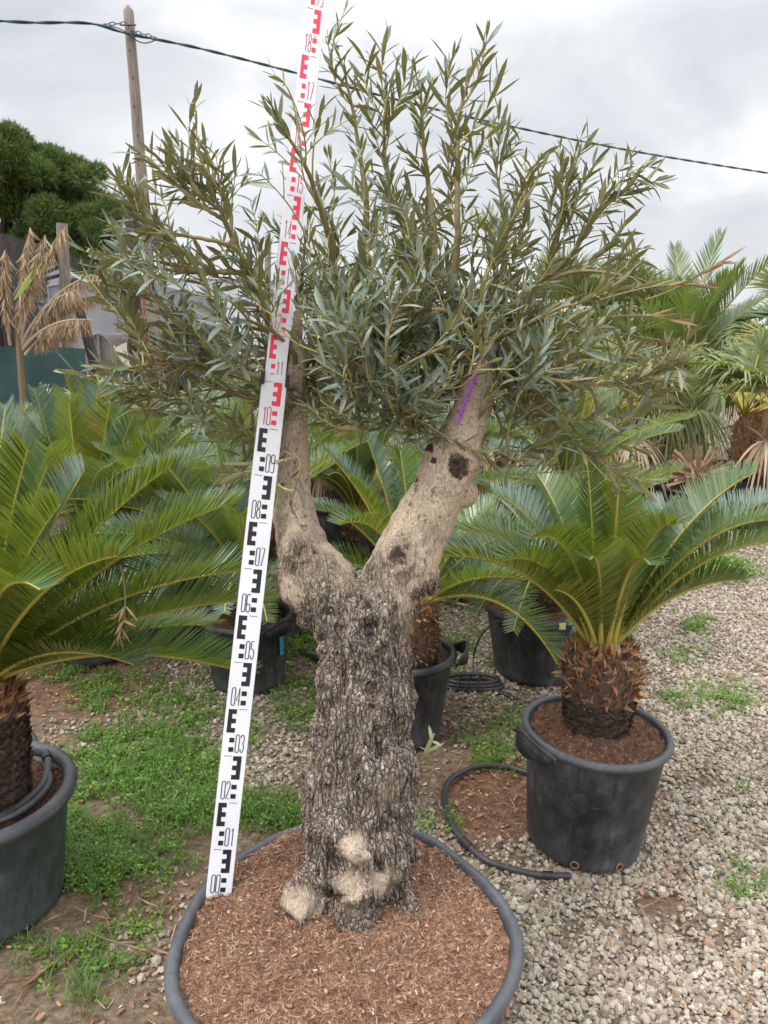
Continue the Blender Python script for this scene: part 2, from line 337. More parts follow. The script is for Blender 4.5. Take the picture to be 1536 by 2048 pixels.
m = M('rusty_metal', .8, .3); a = m.noise(12, 5, .7, m.coord('Object')); m.color(m.ramp(a, [(.3, (.20, .065, .03)), (.55, (.36, .14, .07)), (.75, (.42, .33, .28))])); mats['rust'] = m.m
mats['iron'] = M('dark_iron', .6, .4).color((.05, .05, .05)).m
mats['cable'] = M('green_black_cable', .5, .4).color((.012, .055, .06)).m
m = M('staff_enamel', .35, .5); a = m.noise(14, 3, .5, m.coord('Object')); m.color(m.mix(m.ramp(m.noise(55, 5, .75, m.coord('Object', (1, 1, .4))), [(.60, 0.), (.72, .35)]), m.ramp(a, [(.3, (.72, .74, .79)), (.7, (.82, .83, .87))]), (.50, .47, .42))); mats['white'] = m.m
mats['alu'] = M('staff_side', .4, .5).color((.55, .56, .58)).m
mats['ink'] = M('black_ink', .45).color((.014, .012, .016)).m
mats['red'] = M('red_ink', .45).color((.83, .035, .085)).m
mats['dark_red'] = M('crimson_ink', .45).color((.50, .025, .075)).m
mats['purple'] = M('purple_tag', .5).color((.33, .10, .42)).m
mats['purple_ink'] = M('tag_ink', .5).color((.10, .02, .15)).m
mats['blue'] = M('blue_label', .5).color((.04, .42, .75)).m
mats['yellow_tape'] = M('yellow_clip', .5).color((.62, .68, .28)).m
def net(name, col, opac, sc):
    m = M(name, .8, .2); co = m.coord('Object'); a = m.noise(sc, 2, .5, m.coord('Object', (1, 1, 6)))
    b = m.noise(1.2, 4, .6, co); m.color(m.mix(m.ramp(b, [(.35, 0.), (.7, 1.)]), tuple(x*.75 for x in col), tuple(x*1.25 for x in col)))
    tr = m.n('ShaderNodeBsdfTransparent'); ms = m.n('ShaderNodeMixShader'); m.l(m.ramp(a, [(.3, opac-.12), (.7, min(1, opac+.12))]), ms.inputs[0])
    m.l(tr.outputs[0], ms.inputs[1]); m.l(m.b.outputs[0], ms.inputs[2]); m.l(ms.outputs[0], m.o.inputs[0]); return m.m
mats['net'] = net('dark_shade_net', (.07, .065, .08), .40, 30)
mats['green_cloth'] = net('green_windbreak_cloth', (.060, .115, .115), .97, 20)
m = M('greenhouse_film', .5, .3); a = m.noise(1.2, 4, .6, m.coord('Object', (1, 1, .4))); m.color(m.ramp(a, [(.35, (.44, .48, .54)), (.65, (.62, .65, .70))])); mats['film'] = m.m
m = M('tunnel_film', .6, .3); a = m.noise(2, 4, .6, m.coord('Object')); m.color(m.ramp(a, [(.35, (.42, .35, .28)), (.65, (.58, .51, .42))])); mats['tan'] = m.m

# ------------------------------------------------------------------ generic builders
def bez(B, C, T, n):
    t = np.linspace(0, 1, n)[:, None]; B, C, T = [np.array(tuple(x)) for x in (B, C, T)]
    return (1-t)**2*B + 2*t*(1-t)*C + t*t*T

def frond(g, B, C, T, nl=80, ll=.15, lw=.0044, v=.58, a0=1.45, a1=.72, start=.10, rr=.0072, droop=.06, seed=0, tint=(.2, .8), ends=.42, lat=0.0, mat=0, brown=0.0):
    """feather leaf: rachis on a Bezier and two rows of leaflets raised in a V"""
    rg = np.random.default_rng(seed); P = bez(B, C, T, 40); d = np.array(tuple(T)) - np.array(tuple(B))
    hz = np.array([-d[1], d[0], 0.0]); hz = hz/max(np.linalg.norm(hz), 1e-6)
    tt = np.linspace(0, 1, 40); P = P + hz*(lat*(tt**2))[:, None]
    tube(g, P, np.interp(tt, [0, .12, 1], [rr*1.5, rr, rr*.25]), 6, mat+1, .5)
    seg = np.r_[0, np.cumsum(np.linalg.norm(np.diff(P, axis=0), axis=1))]; s = np.linspace(start, .995, nl)
    for sd in (-1, 1):
        ss = np.clip(s + rg.normal(0, .0015, nl), 0, 1); q = ss*seg[-1]
        X = np.stack([np.interp(q, seg, P[:, k]) for k in range(3)], 1)
        Tg = nrm(np.stack([np.interp(q, seg, np.gradient(P[:, k])) for k in range(3)], 1))
        Sd = nrm(np.cross(Tg, np.cross(np.tile(hz, (nl, 1)), Tg))) * 1.0
        Sd = nrm(np.tile(hz, (nl, 1)) - Tg*np.sum(Tg*hz, 1, keepdims=True)); N = np.cross(Tg, Sd)
        N = np.where(((N[:, 2:3] < 0) & (abs(Tg[:, 2:3]) < .95)), N, N); 
        up_ = np.sign(np.dot(np.cross(Tg[0], Sd[0]), np.array([0, 0, 1.0]) - 0*Tg[0]) or 1); N = N*up_
        ang = a0 + (a1-a0)*ss**1.2 + rg.normal(0, .035, nl); vv = v + rg.normal(0, .05, nl)
        D = Tg*np.cos(ang)[:, None] + (Sd*sd*np.cos(vv)[:, None] + N*np.sin(vv)[:, None])*np.sin(ang)[:, None]
        NN = N*np.cos(vv)[:, None] - Sd*sd*np.sin(vv)[:, None]
        u = (ss-start)/(1-start); L = ll*np.interp(u, [0, .12, .35, .7, .92, 1], [.35, .75, 1, .95, .65, ends])*(1+rg.normal(0, .04, nl))
        tn = np.clip(rg.uniform(tint[0], tint[1], nl) + rg.normal(0, .05, nl) , 0, .95)
        if brown: tn = np.where(rg.random(nl) < brown, 1.0, tn)
        strips(g, X, D, NN, L, lw, [.7, 1, .9, .12], 0.10 - 0.0, 0, mat, tn, droop=droop)

def cycad_frond_obj(root, B, C, T, blue=False, **k):
    g = G(); frond(g, B, C, T, **k); o = g.build('frond', [mats['cycad_blue' if blue else 'cycad'], mats['rachis']], root); return o

def cycad_trunk(root, h, r, rows=22, per=15, seed=0, shag=.5, lean=(0, 0)):
    rg = np.random.default_rng(seed); g = G(); prof = []
    for t in np.linspace(0, 1, 16): prof.append((r*(.80 + .12*math.sin(t*2.6) - (.35*max(0, t-.85)/.15)), h*t))
    prof.append((0.001, h*1.02)); lathe(g, prof, 28, 0, .15, (0, 0, 0))
    P = []; D = []; N = []; L = []; W = []; Tn = []
    n = rows*per
    for i in range(n):
        t = (i+.5)/n; a = i*2.39996; z = h*t; rr = r*(.78+.14*math.sin(t*2.6) - .30*max(0, t-.85)/.15)
        o = np.array([math.cos(a), math.sin(a), 0]); shg = 1.0 if t > 1-shag else 0.0
        up_ = rg.uniform(.55, 1.1) if not shg else rg.uniform(.2, 1.7)
        P.append(o*rr*.93 + [0, 0, z]); D.append(o + np.array([0, 0, up_]) + rg.normal(0, .12 + .38*shg, 3)); N.append(o)
        L.append(r*(.22 + .12*shg*rg.uniform(.2, 1.9))); W.append(r*(.28 if not shg else .125)*rg.uniform(.8, 1.2))
        Tn.append(np.clip((.02 + .40*rg.random()) if not shg else .50 + .33*(t-(1-shag))/shag + rg.normal(0, .17), 0, 1))
    for off in (0.0, -.10):
        strips(g, np.array(P)+np.array(N)*off*r, D, N, np.array(L), np.array(W), [1.0, .95, .55, .08], -.12, .10, 0, np.array(Tn))
    o = g.build('trunk', mats['cycad_bark'], root, smooth=False); return o

def pot_thing(loc, r, h, label, rb=None, mat='pot', group='black nursery pots', mod=None, soil='soil', soil_z=-.03, handles=(), seg=72, tilt=(0, 0), rim_r=.018, mound=.0, holes=False, cat='plant pot', fine=False):
    rb = rb or r*.80; root = empty('plant_pot', loc, label, cat, group)
    g = G(); th = .008
    pr = [(0.001, .004), (rb-.02, .004), (rb, .02)] + [(rb+(r-rb)*t, .02+(h-.03)*t) for t in np.linspace(.05, 1, 14)]
    pr += [(r-th, h-.01), (r-th-(r-rb)*.3, h*.72), (0.001, h*.70)]
    lathe(g, pr, seg, 0, .5, mod=mod)
    V = g.v[-1]; g.a[-1] = np.clip(1 - V[:, 2]/.10, 0, 1)*.9 + np.clip((V[:, 2]-(h-.06))/.06, 0, 1)*.25
    g.build('pot_body', mats[mat], root)
    g = G(); a = np.linspace(0, 2*np.pi, 11)[:-1]
    ring = [(r + .004 + rim_r*math.cos(x)*.9, h - rim_r*.4 + rim_r*math.sin(x)) for x in a]; ring.append(ring[0])
    lathe(g, [(p[0], p[1]) for p in reversed(ring)], seg, 0, .5, mod=mod); g.build('pot_rim', mats['rim'] if mat != 'pot' or fine else mats['pot'], root)
    # soil as a heightfield disc
    g = G(); nr, na = (90, 300) if fine else (12, 40)
    rr = np.linspace(0, 1, nr)**.8*(r-th-.002); aa = np.linspace(0, 2*np.pi, na, endpoint=False); mm = np.ones(na) if mod is None else mod(aa)
    X = (rr[:, None]*np.cos(aa)*mm).ravel(); Y = (rr[:, None]*np.sin(aa)*mm).ravel(); q = np.repeat(rr/r, na)
    Z = h + soil_z + mound*(1-q**2) + fbm(np.stack([X+loc[0], Y+loc[1], 0*X], 1), 9, 3)*.012*(1.2-q)
    if fine: Z += fbm(np.stack([X, Y, 0*X], 1), 30, 4)*.013
    i = np.arange(nr-1)[:, None]*na; j = np.arange(na)[None]; j2 = (j+1) % na
    g.add(np.stack([X, Y, Z], 1), np.stack([i+j, i+na+j, i+na+j2, i+j2], 2).reshape(-1, 4)); so = g.build('soil', mats[soil], root)
    for ha in handles:
        g = G(); o = np.array([math.cos(ha), math.sin(ha), 0]); s_ = np.array([-o[1], o[0], 0]); z = np.array([0, 0, 1.0]); ro = r*(mod(np.array([ha]))[0] if mod else 1)
        hw = .075
        arc = [o*(ro+.010) - s_*hw*1.15 + z*(h-.014), o*(ro+.05) - s_*hw*.7 + z*(h+.018), o*(ro+.062) + z*(h+.034), o*(ro+.05) + s_*hw*.7 + z*(h+.018), o*(ro+.010) + s_*hw*1.15 + z*(h-.014)]
        A1 = smooth_path(arc, 16); lo_ = A1*1.0; lo_[:, 2] = np.minimum(A1[:, 2]-.012, h-.022) - .012*np.sin(np.linspace(0, np.pi, 16)); inn = o*.007
        V = np.concatenate([A1, lo_, A1-inn, lo_-inn]); q_ = [[i, i+1, 17+i, 16+i] for i in range(15)] + [[32+i, 48+i, 49+i, 33+i] for i in range(15)] + [[16+i, 17+i, 49+i, 48+i] for i in range(15)] + [[i, 32+i, 33+i, i+1] for i in range(15)]
        g.add(V, q_); tube(g, A1 - inn*.5, .007, 8)
        g.build('handle', mats['pot'], root)
    if holes:
        for ha in holes:
            g = G(); o = np.array([math.cos(ha), math.sin(ha), 0]); s_ = np.array([-o[1], o[0], 0]); c0 = o*(rb+(r-rb)*.05+.002) + np.array([0, 0, .035])
            b = np.linspace(0, 2*np.pi, 19); tube(g, [c0 + s_*.011*math.cos(x) + np.array([0, 0, .011*math.sin(x)]) for x in b], .0022, 6)
            g.build('drain_ring', mats['chips'], root)
            g = G(); V = [c0 - o*.001] + [c0 + s_*.010*math.cos(x) + np.array([0, 0, .010*math.sin(x)]) for x in b[:-1]]
            g.add(V, [[0, 1+k, 1+(k+1) % 18] for k in range(18)]); g.build('drain_hole', mats['black'], root)
    root.rotation_euler = (tilt[0], tilt[1], 0)
    return root, so
def chips_on(name, zf, cx, cy, rad, n, mat, label, cat, size=(.006, .03), flat=True, seed=1, mask=None, lift=.002, kind='stuff', parent=None, wr=(.18, .5)):
    """loose chips and fibres lying on a surface z = zf(x, y)"""
    rg = np.random.default_rng(seed); a = rg.uniform(0, 2*np.pi, n); q = np.sqrt(rg.random(n))*rad
    X = cx + q*np.cos(a); Y = cy + q*np.sin(a)
    if mask is not None: k = mask(X, Y); X, Y = X[k], Y[k]
    n = len(X); Z = zf(X, Y) + lift; L = rg.uniform(size[0], size[1], n)*rg.uniform(.5, 1, n); b = rg.uniform(0, 2*np.pi, n)
    D = np.stack([np.cos(b), np.sin(b), rg.normal(0, .22, n)], 1); N = np.stack([rg.normal(0, .35, n), rg.normal(0, .35, n), np.ones(n)], 1)
    g = G(); strips(g, np.stack([X, Y, Z], 1), D, N, L, L*rg.uniform(*wr, n), [.7, 1, .6], rg.normal(0, .15, n), .12, 0, rg.random(n)**1.3)
    o = g.build(name, mat, parent, smooth=False); 
    if parent is None: tag(o, label, cat, kind=kind)
    else: o['kind'] = 'stuff'
    return o

# ------------------------------------------------------------------ ground sheet
def emask(X, Y, els, Z=0.0):
    """strength 0..1 of patches given as ellipses on the ground"""
    out = np.zeros(len(X))
    u, v = proj(np.stack([X, Y, np.full(len(X), Z)], 1))
    for (cu, cv, ru, rv, s) in els: out = np.maximum(out, s*np.clip(2.1 - 1.75*np.sqrt(((u-cu)/ru)**2 + ((v-cv)/rv)**2), 0, 1))
    out[Y < .5] = 0; return out
WEED = [(290, 1580, 180, 150, 1), (200, 1700, 170, 105, 1), (280, 1390, 150, 50, .5), (430, 1480, 90, 70, .6), (540, 1620, 90, 50, .9), (110, 1330, 70, 32, .55), (590, 1290, 60, 60, .7), (600, 1400, 60, 60, .55), (180, 1950, 130, 70, .5), (30, 1900, 70, 45, .4), (1000, 1480, 70, 70, .5), (930, 1290, 60, 50, .35),
        (1400, 1250, 40, 17, .6), (1370, 1315, 55, 16, .4), (1420, 1400, 100, 38, .36), (1490, 1765, 50, 38, .5), (690, 1115, 60, 32, 1), (1410, 1140, 110, 30, .8), (470, 1330, 60, 40, .4), (1250, 1490, 40, 40, .2), (860, 1650, 60, 30, .25), (250, 1830, 90, 60, .35), (1010, 1330, 40, 30, .3), (1480, 1580, 30, 12, .3)]
REDS = [(985, 1600, 110, 90, 1), (130, 1370, 190, 60, .6), (1210, 1690, 80, 30, .4), (1370, 1660, 70, 28, .6), (1330, 1800, 60, 30, .4), (280, 1800, 130, 60, .5)]
STRAW = [(1000, 1600, 150, 150, 1), (1080, 1770, 160, 50, 1), (330, 1950, 140, 110, .9), (950, 1400, 90, 80, .5), (520, 1450, 130, 120, .7), (250, 1850, 150, 80, .6), (1300, 1800, 150, 60, .4), (40, 2010, 60, 60, .9)]
def gravel_mask(X, Y):
    u, v = proj(np.stack([X, Y, 0*X], 1)); edge = 1060 + 0*u + np.clip((1500-v)*.10, -40, 100)
    edge = np.where(v > 1740, 1010, edge)
    s = np.clip((u-edge)/90 + .5, 0, 1); s = np.maximum(s, emask(X, Y, [(950, 1290, 130, 110, .9), (420, 1420, 260, 120, .5), (520, 1480, 100, 130, .75), (180, 1480, 120, 60, .35), (330, 1880, 120, 130, .45), (1000, 1480, 110, 120, .5), (900, 1750, 200, 200, .5), (330, 1830, 90, 60, .6)]))
    pn_ = np.array([noise.noise(Vector((x*3.1, y*3.1, 4.0))) + .6*noise.noise(Vector((x*9, y*9, 7.0))) for x, y in zip(X, Y)])
    return np.clip(s*(1 - .9*np.clip((pn_-.22)*3.5, 0, .75)) - .75*emask(X, Y, REDS), 0, 1)
def gz(X, Y):
    n = len(np.atleast_1d(X)); P = np.stack([np.atleast_1d(X), np.atleast_1d(Y), np.zeros(n)], 1)
    return fbm(P, 1.7, 2)*.012
xs = np.r_[-200, -80, -30, -12, -7, np.linspace(-4.6, 4.6, 200), 7, 12, 30, 80, 200]; ys = np.r_[-60, -15, -4, np.linspace(.2, 10, 230), 12, 16, 25, 50, 110, 300]
XX, YY = np.meshgrid(xs, ys); X = XX.ravel(); Y = YY.ravel(); near = (abs(X) < 6.9) & (Y > 0) & (Y < 11)
Z = np.zeros(len(X)); Z[near] = gz(X[near], Y[near]); Z[near] += fbm(np.stack([X, Y, 0*X], 1)[near], 11, 3)*.006
i = np.arange(len(ys)-1)[:, None]*len(xs); j = np.arange(len(xs)-1)[None]
g = G(); gm = gravel_mask(X, Y); gm[(Y > 9) | (Y < .5)] = .5
g.add(np.stack([X, Y, Z-.004], 1), np.stack([i+j, i+j+1, i+len(xs)+j+1, i+len(xs)+j], 2).reshape(-1, 4), 0, gm, emask(X, Y, REDS))
tag(g.build('ground', mats['ground']), kind='structure')

def in_view(X, Y, pad=60):
    u, v = proj(np.stack([X, Y, 0*X], 1)); return (u > -pad) & (u < 1536+pad) & (v < 2048+pad*2.5)
# gravel stones
phi = (1+5**.5)/2
ICO = nrm(np.array([(-1, phi, 0), (1, phi, 0), (-1, -phi, 0), (1, -phi, 0), (0, -1, phi), (0, 1, phi), (0, -1, -phi), (0, 1, -phi), (phi, 0, -1), (phi, 0, 1), (-phi, 0, -1), (-phi, 0, 1)], float))
ICF = np.array([(0, 11, 5), (0, 5, 1), (0, 1, 7), (0, 7, 10), (0, 10, 11), (1, 5, 9), (5, 11, 4), (11, 10, 2), (10, 7, 6), (7, 1, 8), (3, 9, 4), (3, 4, 2), (3, 2, 6), (3, 6, 8), (3, 8, 9), (4, 9, 5), (2, 4, 11), (6, 2, 10), (8, 6, 7), (9, 8, 1)])
POTS = []   # (x, y, r) footprints kept clear
def stones(name, label, zones, mask, seed, size):
    rg = np.random.default_rng(seed); g = G()
    for (x0, x1, y0, y1, dens) in zones:
        n = int((x1-x0)*(y1-y0)*dens); X = rg.uniform(x0, x1, n); Y = rg.uniform(y0, y1, n)
        k = in_view(X, Y) & (rg.random(n) < mask(X, Y)); X, Y = X[k], Y[k]; n = len(X)
        if n == 0: continue
        sz = rg.lognormal(math.log(size), .32, n)*(1 + .06*np.maximum(0, Y-3.2)); sz = np.clip(sz, size*.45, size*2.3)
        sc = sz[:, None]*np.stack([rg.uniform(.7, 1.3, n), rg.uniform(.6, 1.1, n), rg.uniform(.45, .85, n)], 1)
        V = ICO[None]*(1 + rg.normal(0, .17, (n, 12, 1)))*sc[:, None]
        a = rg.uniform(0, 2*np.pi, n); b = rg.normal(0, .45, n); c, s = np.cos(a)[:, None], np.sin(a)[:, None]; cb, sb = np.cos(b)[:, None], np.sin(b)[:, None]
        x, y, z = V[..., 0], V[..., 1], V[..., 2]; x, z = x*cb - z*sb, x*sb + z*cb; x, y = x*c - y*s, x*s + y*c
        P = np.stack([x + X[:, None], y + Y[:, None], z + (gz(X, Y) + sc[:, 2]*rg.uniform(.15, .8, n))[:, None]], 2)
        g.add(P.reshape(-1, 3), (ICF[None] + (np.arange(n)*12)[:, None, None]).reshape(-1, 3), 0, np.repeat(rg.random(n), 12))
    return tag(g.build(name, mats['gravel'], smooth=False), label, 'gravel', kind='stuff')
ZN = [(.0, 1.6, 1.25, 2.4, 16000), (.0, 2.0, 2.4, 3.3, 12000), (.0, 2.6, 3.3, 4.6, 8000), (0.0, 4.2, 4.6, 8.5, 2900)]
stones('gravel', 'pale angular gravel covering the open ground of the nursery', ZN + [(-1.6, 0, 1.3, 3.6, 8000), (-1.5, 0, 3.6, 5, 2500)], lambda x, y: gravel_mask(x, y)**1.3, 3, .0066)
# straw and twigs
chips_on('straw_litter', gz, 0, 3.0, 3.2, 90000, mats['straw'], 'dry straw and palm leaflets scattered over the soil', 'straw', (.010, .06), seed=5, lift=.008, wr=(.03, .08),
         mask=lambda x, y: in_view(x, y) & (rng.random(len(x)) < np.clip(emask(x, y, STRAW)*.55 + .045 + .05*(gravel_mask(x, y) < .3), 0, 1)))
chips_on('wood_chips', gz, 0, 3.0, 3.2, 70000, mats['chips'], 'small brown bark chips strewn over the ground between the pots', 'bark chips', (.008, .028), seed=6, lift=.004, wr=(.3, .6),
         mask=lambda x, y: in_view(x, y) & (rng.random(len(x)) < np.clip(.30*(gravel_mask(x, y) < .6) + emask(x, y, REDS)*.7 + .02, 0, 1)))
# weeds: rosettes of small leaves and grass tufts
def weeds(name, label, els, n, seed, leaf, hgt, x0=-3, x1=3.6, y0=1.3, y1=9, grass=.12, power=1.4, zoff=0.0, box_=None):
    rg = np.random.default_rng(seed); X = rg.uniform(x0, x1, n); Y = y0 + (y1-y0)*rg.random(n)**1.6
    clump = .46 + .85*np.array([noise.noise(Vector((x*4, y*4, seed))) + .5*noise.noise(Vector((x*13, y*13, seed))) for x, y in zip(X, Y)]); clump = np.clip(clump, 0, 1)
    k = in_view(X, Y) & (rg.random(n) < (emask(X, Y, els)*clump)**power); X, Y = X[k], Y[k]; n = len(X)
    g = G(); gs = rg.random(n) < grass; z = gz(X, Y) + zoff; nl = 9
    P = []; D = []; N = []; L = []; W = []; T = []
    for i in np.nonzero(~gs)[0]:
        hh = hgt*rg.uniform(.4, 1.3); t0 = rg.uniform(0, 1)
        for q in range(nl):
            a = rg.uniform(0, 6.283); rr = rg.uniform(0, leaf*1.6); zz = hh*rg.random()
            P.append((X[i]+rr*math.cos(a), Y[i]+rr*math.sin(a), z[i]+zz)); D.append((math.cos(a), math.sin(a), rg.uniform(.0, .9))); N.append((rg.normal(0, .35), rg.normal(0, .35), 1))
            l_ = leaf*rg.uniform(.6, 1.25)*(1+.12*max(0, Y[i]-3)); L.append(l_); W.append(l_*rg.uniform(.5, .75)); T.append(np.clip(t0*.5+rg.random()*.5*(.4+zz/hgt), 0, 1))
    if P: strips(g, P, D, N, np.array(L), np.array(W), [.3, 1, .85, .1], -.1, 0, 0, np.array(T), droop=.15)
    P = []; D = []; N = []; L = []; T = []
    for i in np.nonzero(gs)[0]:
        for q in range(7):
            a = rg.uniform(0, 6.283); P.append((X[i]+rg.normal(0, .008), Y[i]+rg.normal(0, .008), z[i])); D.append((math.cos(a)*.6, math.sin(a)*.6, rg.uniform(.6, 1.6))); N.append((math.cos(a), math.sin(a), 1)); L.append(rg.uniform(.04, .12)*hgt/.03); T.append(rg.uniform(.3, 1))
    if P: strips(g, P, D, N, np.array(L), .0028, [1, 1, .8, .5, .1], 0, 0, 0, np.array(T), droop=.45)
    return tag(g.build(name, mats['weed'], smooth=False), label, 'weeds', kind='stuff')
weeds('weeds', 'low bright green weeds carpeting the soil between the pots', WEED, 420000, 11, .0115, .028, power=1.15, grass=.34)

# ------------------------------------------------------------------ big pot, coir and the olive tree
PC = Vector((-.078, 1.298, 0)); PR = .328; PH = .452
pot_mod = lambda a: 1 + .012*np.cos(3*a+.6) + .012*np.cos(5*a+1.1) + .006*np.cos(7*a) - .03*np.exp(-((a-.72)/.22)**2) - .03*np.exp(-((a-2.35)/.25)**2)
_, big_soil = pot_thing(PC, PR, PH-.008, 'large black plastic pot in the foreground holding the olive tree', rb=.27, fine=True, mod=pot_mod, soil='coir', soil_z=-.012, mound=.020, rim_r=.015, seg=160, handles=())
def rimhigh(X, Y):
    a = np.arctan2(Y-PC.y, X-PC.x); q = np.hypot(X-PC.x, Y-PC.y)/PR
    return .016*np.clip(q, 0, 1)**2*(np.exp(-((a-2.15)/.42)**2) + .8*np.exp(-((a-.85)/.25)**2))
def cz_(X, Y):
    q = np.hypot(X-PC.x, Y-PC.y)/PR; n = len(X); P = np.stack([X-PC.x, Y-PC.y, np.zeros(n)], 1)
    return PH - .008 - .012 + .020*(1-q**2) + fbm(np.stack([X, Y, np.zeros(n)], 1), 9, 3)*.012*(1.2-q) + fbm(P, 30, 4)*.013 + rimhigh(X, Y)
chips_on('coir_chips', cz_, PC.x, PC.y, PR-.015, 15000, mats['chips'], 'loose brown coir fibre and bark chips filling the big pot', 'coir mulch', (.0025, .013), seed=21, lift=.001, wr=(.10, .55))
chips_on('bark_flakes', cz_, PC.x, PC.y, PR-.02, 170, mats['chips'], 'larger bark flakes and pale wood bits scattered on the mulch of the big pot', 'bark flakes', (.006, .018), seed=23, lift=.005, wr=(.35, .7))
chips_on('coir_fibres', cz_, PC.x, PC.y, PR-.015, 30000, mats['chips'], 'fine reddish coir fibres lying loose over the mulch of the big pot', 'coir fibre', (.006, .022), seed=22, lift=.002, wr=(.03, .08))

me = big_soil.data; co_ = np.zeros(len(me.vertices)*3); me.vertices.foreach_get('co', co_); co_ = co_.reshape(-1, 3)
co_[:, 2] += rimhigh(co_[:, 0]+PC.x, co_[:, 1]+PC.y); k_ = np.hypot(co_[:, 0], co_[:, 1]) > PR*.955
co_[:, :2] *= 1 + (.05*np.clip(rimhigh(co_[:, 0]+PC.x, co_[:, 1]+PC.y)/.016, 0, 1)*k_)[:, None]
me.vertices.foreach_set('co', co_.ravel()); me.update()
tree = empty('olive_tree', at(715, 1840, 1.39), 'gnarled olive tree with a thick forked trunk and silvery crown in the big black pot', 'tree')
TO = np.array(tuple(tree.location))
def chain(g, pts, n=40, rough=.05):
    P = smooth_path([at(u, v, y) for u, v, y, r in pts], n)
    rad = np.array([r*depth(at(u, v, y))/F for u, v, y, r in pts]); rr = np.interp(np.linspace(0, len(pts)-1, n), np.arange(len(pts)), rad)
    tube(g, P, rr, 36, rough=0.0); return P, rr
g = G()
trunk_pts = [(712, 1960, 1.37, 86), (714, 1830, 1.395, 92), (724, 1700, 1.42, 95), (718, 1640, 1.435, 104), (722, 1550, 1.46, 104), (726, 1450, 1.49, 99), (726, 1350, 1.52, 95), (730, 1280, 1.53, 90), (738, 1220, 1.54, 92), (744, 1185, 1.55, 70)]
left_pts = [(706, 1275, 1.535, 66), (660, 1200, 1.575, 74), (614, 1128, 1.625, 66), (594, 1055, 1.66, 46), (588, 970, 1.69, 36), (587, 900, 1.71, 29), (591, 820, 1.73, 26), (594, 740, 1.74, 20), (595, 680, 1.75, 13), (596, 620, 1.77, 9)]
right_pts = [(762, 1240, 1.535, 68), (795, 1150, 1.56, 68), (832, 1070, 1.58, 60), (876, 982, 1.60, 56), (908, 905, 1.62, 51), (936, 832, 1.64, 43), (953, 775, 1.66, 35), (966, 715, 1.68, 28), (976, 674, 1.69, 25)]
chain(g, trunk_pts); chain(g, left_pts); chain(g, right_pts)
g2 = []
def ball(u, v, y, rpx, sx=1, sy=1, sz=1):
    c = np.array(tuple(at(u, v, y))); r = rpx*depth(c)/F; th_ = np.linspace(0, np.pi, 9)
    lathe(g, [(max(r*math.sin(t), 1e-4)*sx, -r*math.cos(t)*sz) for t in th_], 16, centre=c)
chain(g, [(668, 1600, 1.42, 48), (658, 1690, 1.39, 50), (640, 1750, 1.37, 50), (618, 1805, 1.355, 48), (606, 1850, 1.35, 46), (600, 1940, 1.345, 50)], 20); ball(600, 1812, 1.34, 36); ball(632, 1830, 1.335, 30)
chain(g, [(716, 1600, 1.40, 56), (718, 1700, 1.365, 52), (712, 1775, 1.345, 50), (712, 1840, 1.335, 46), (712, 1930, 1.325, 54)], 20); ball(718, 1700, 1.325, 33, 1.1, 1, .9); ball(704, 1780, 1.31, 36, 1.15, 1, .75)
chain(g, [(775, 1600, 1.42, 50), (776, 1740, 1.385, 48), (780, 1830, 1.37, 48), (782, 1920, 1.36, 54)], 20); ball(634, 1640, 1.40, 36); ball(806, 1600, 1.50, 26); ball(640, 1540, 1.50, 24); ball(800, 1700, 1.47, 30)
ball(578, 1130, 1.62, 34); ball(592, 1100, 1.60, 40); ball(798, 1108, 1.535, 40); ball(926, 925, 1.60, 38); ball(925, 985, 1.61, 28); ball(850, 1170, 1.56, 20)
ball(640, 1320, 1.52, 14); ball(812, 1450, 1.52, 20); ball(740, 1290, 1.49, 40)
raw = g.build('trunk', mats['bark'], None)
rm = raw.modifiers.new('r', 'REMESH'); rm.mode = 'VOXEL'; rm.voxel_size = .0048
sm = raw.modifiers.new('s', 'SMOOTH'); sm.iterations = 14; sm.factor = .6
ss = raw.modifiers.new('u', 'SUBSURF'); ss.levels = 1; ss.subdivision_type = 'CATMULL_CLARK'
dg = bpy.context.evaluated_depsgraph_get(); dg.update(); ev = raw.evaluated_get(dg)
tm = bpy.data.meshes.new_from_object(ev, preserve_all_data_layers=False, depsgraph=dg); tm.name = 'trunk'
nv = len(tm.vertices); V = np.zeros(nv*3, np.float32); tm.vertices.foreach_get('co', V); V = V.reshape(-1, 3).astype(float)
Nn = np.zeros(nv*3, np.float32); tm.vertices.foreach_get('normal', Nn); Nn = Nn.reshape(-1, 3).astype(float)
bpy.data.objects.remove(raw)
print('trunk verts', nv)
pu, pv = proj(V)
# how pale and smooth the bark is, by height along each limb
pal = np.clip((1225 - pv)/190, 0, 1)
nb = fbm(V, 9, 3); pal = np.clip(pal + nb*.6*(pal > 0)*(pal < 1) + .35*np.clip((1290-pv)/90, 0, 1)*(nb > .1), 0, 1)
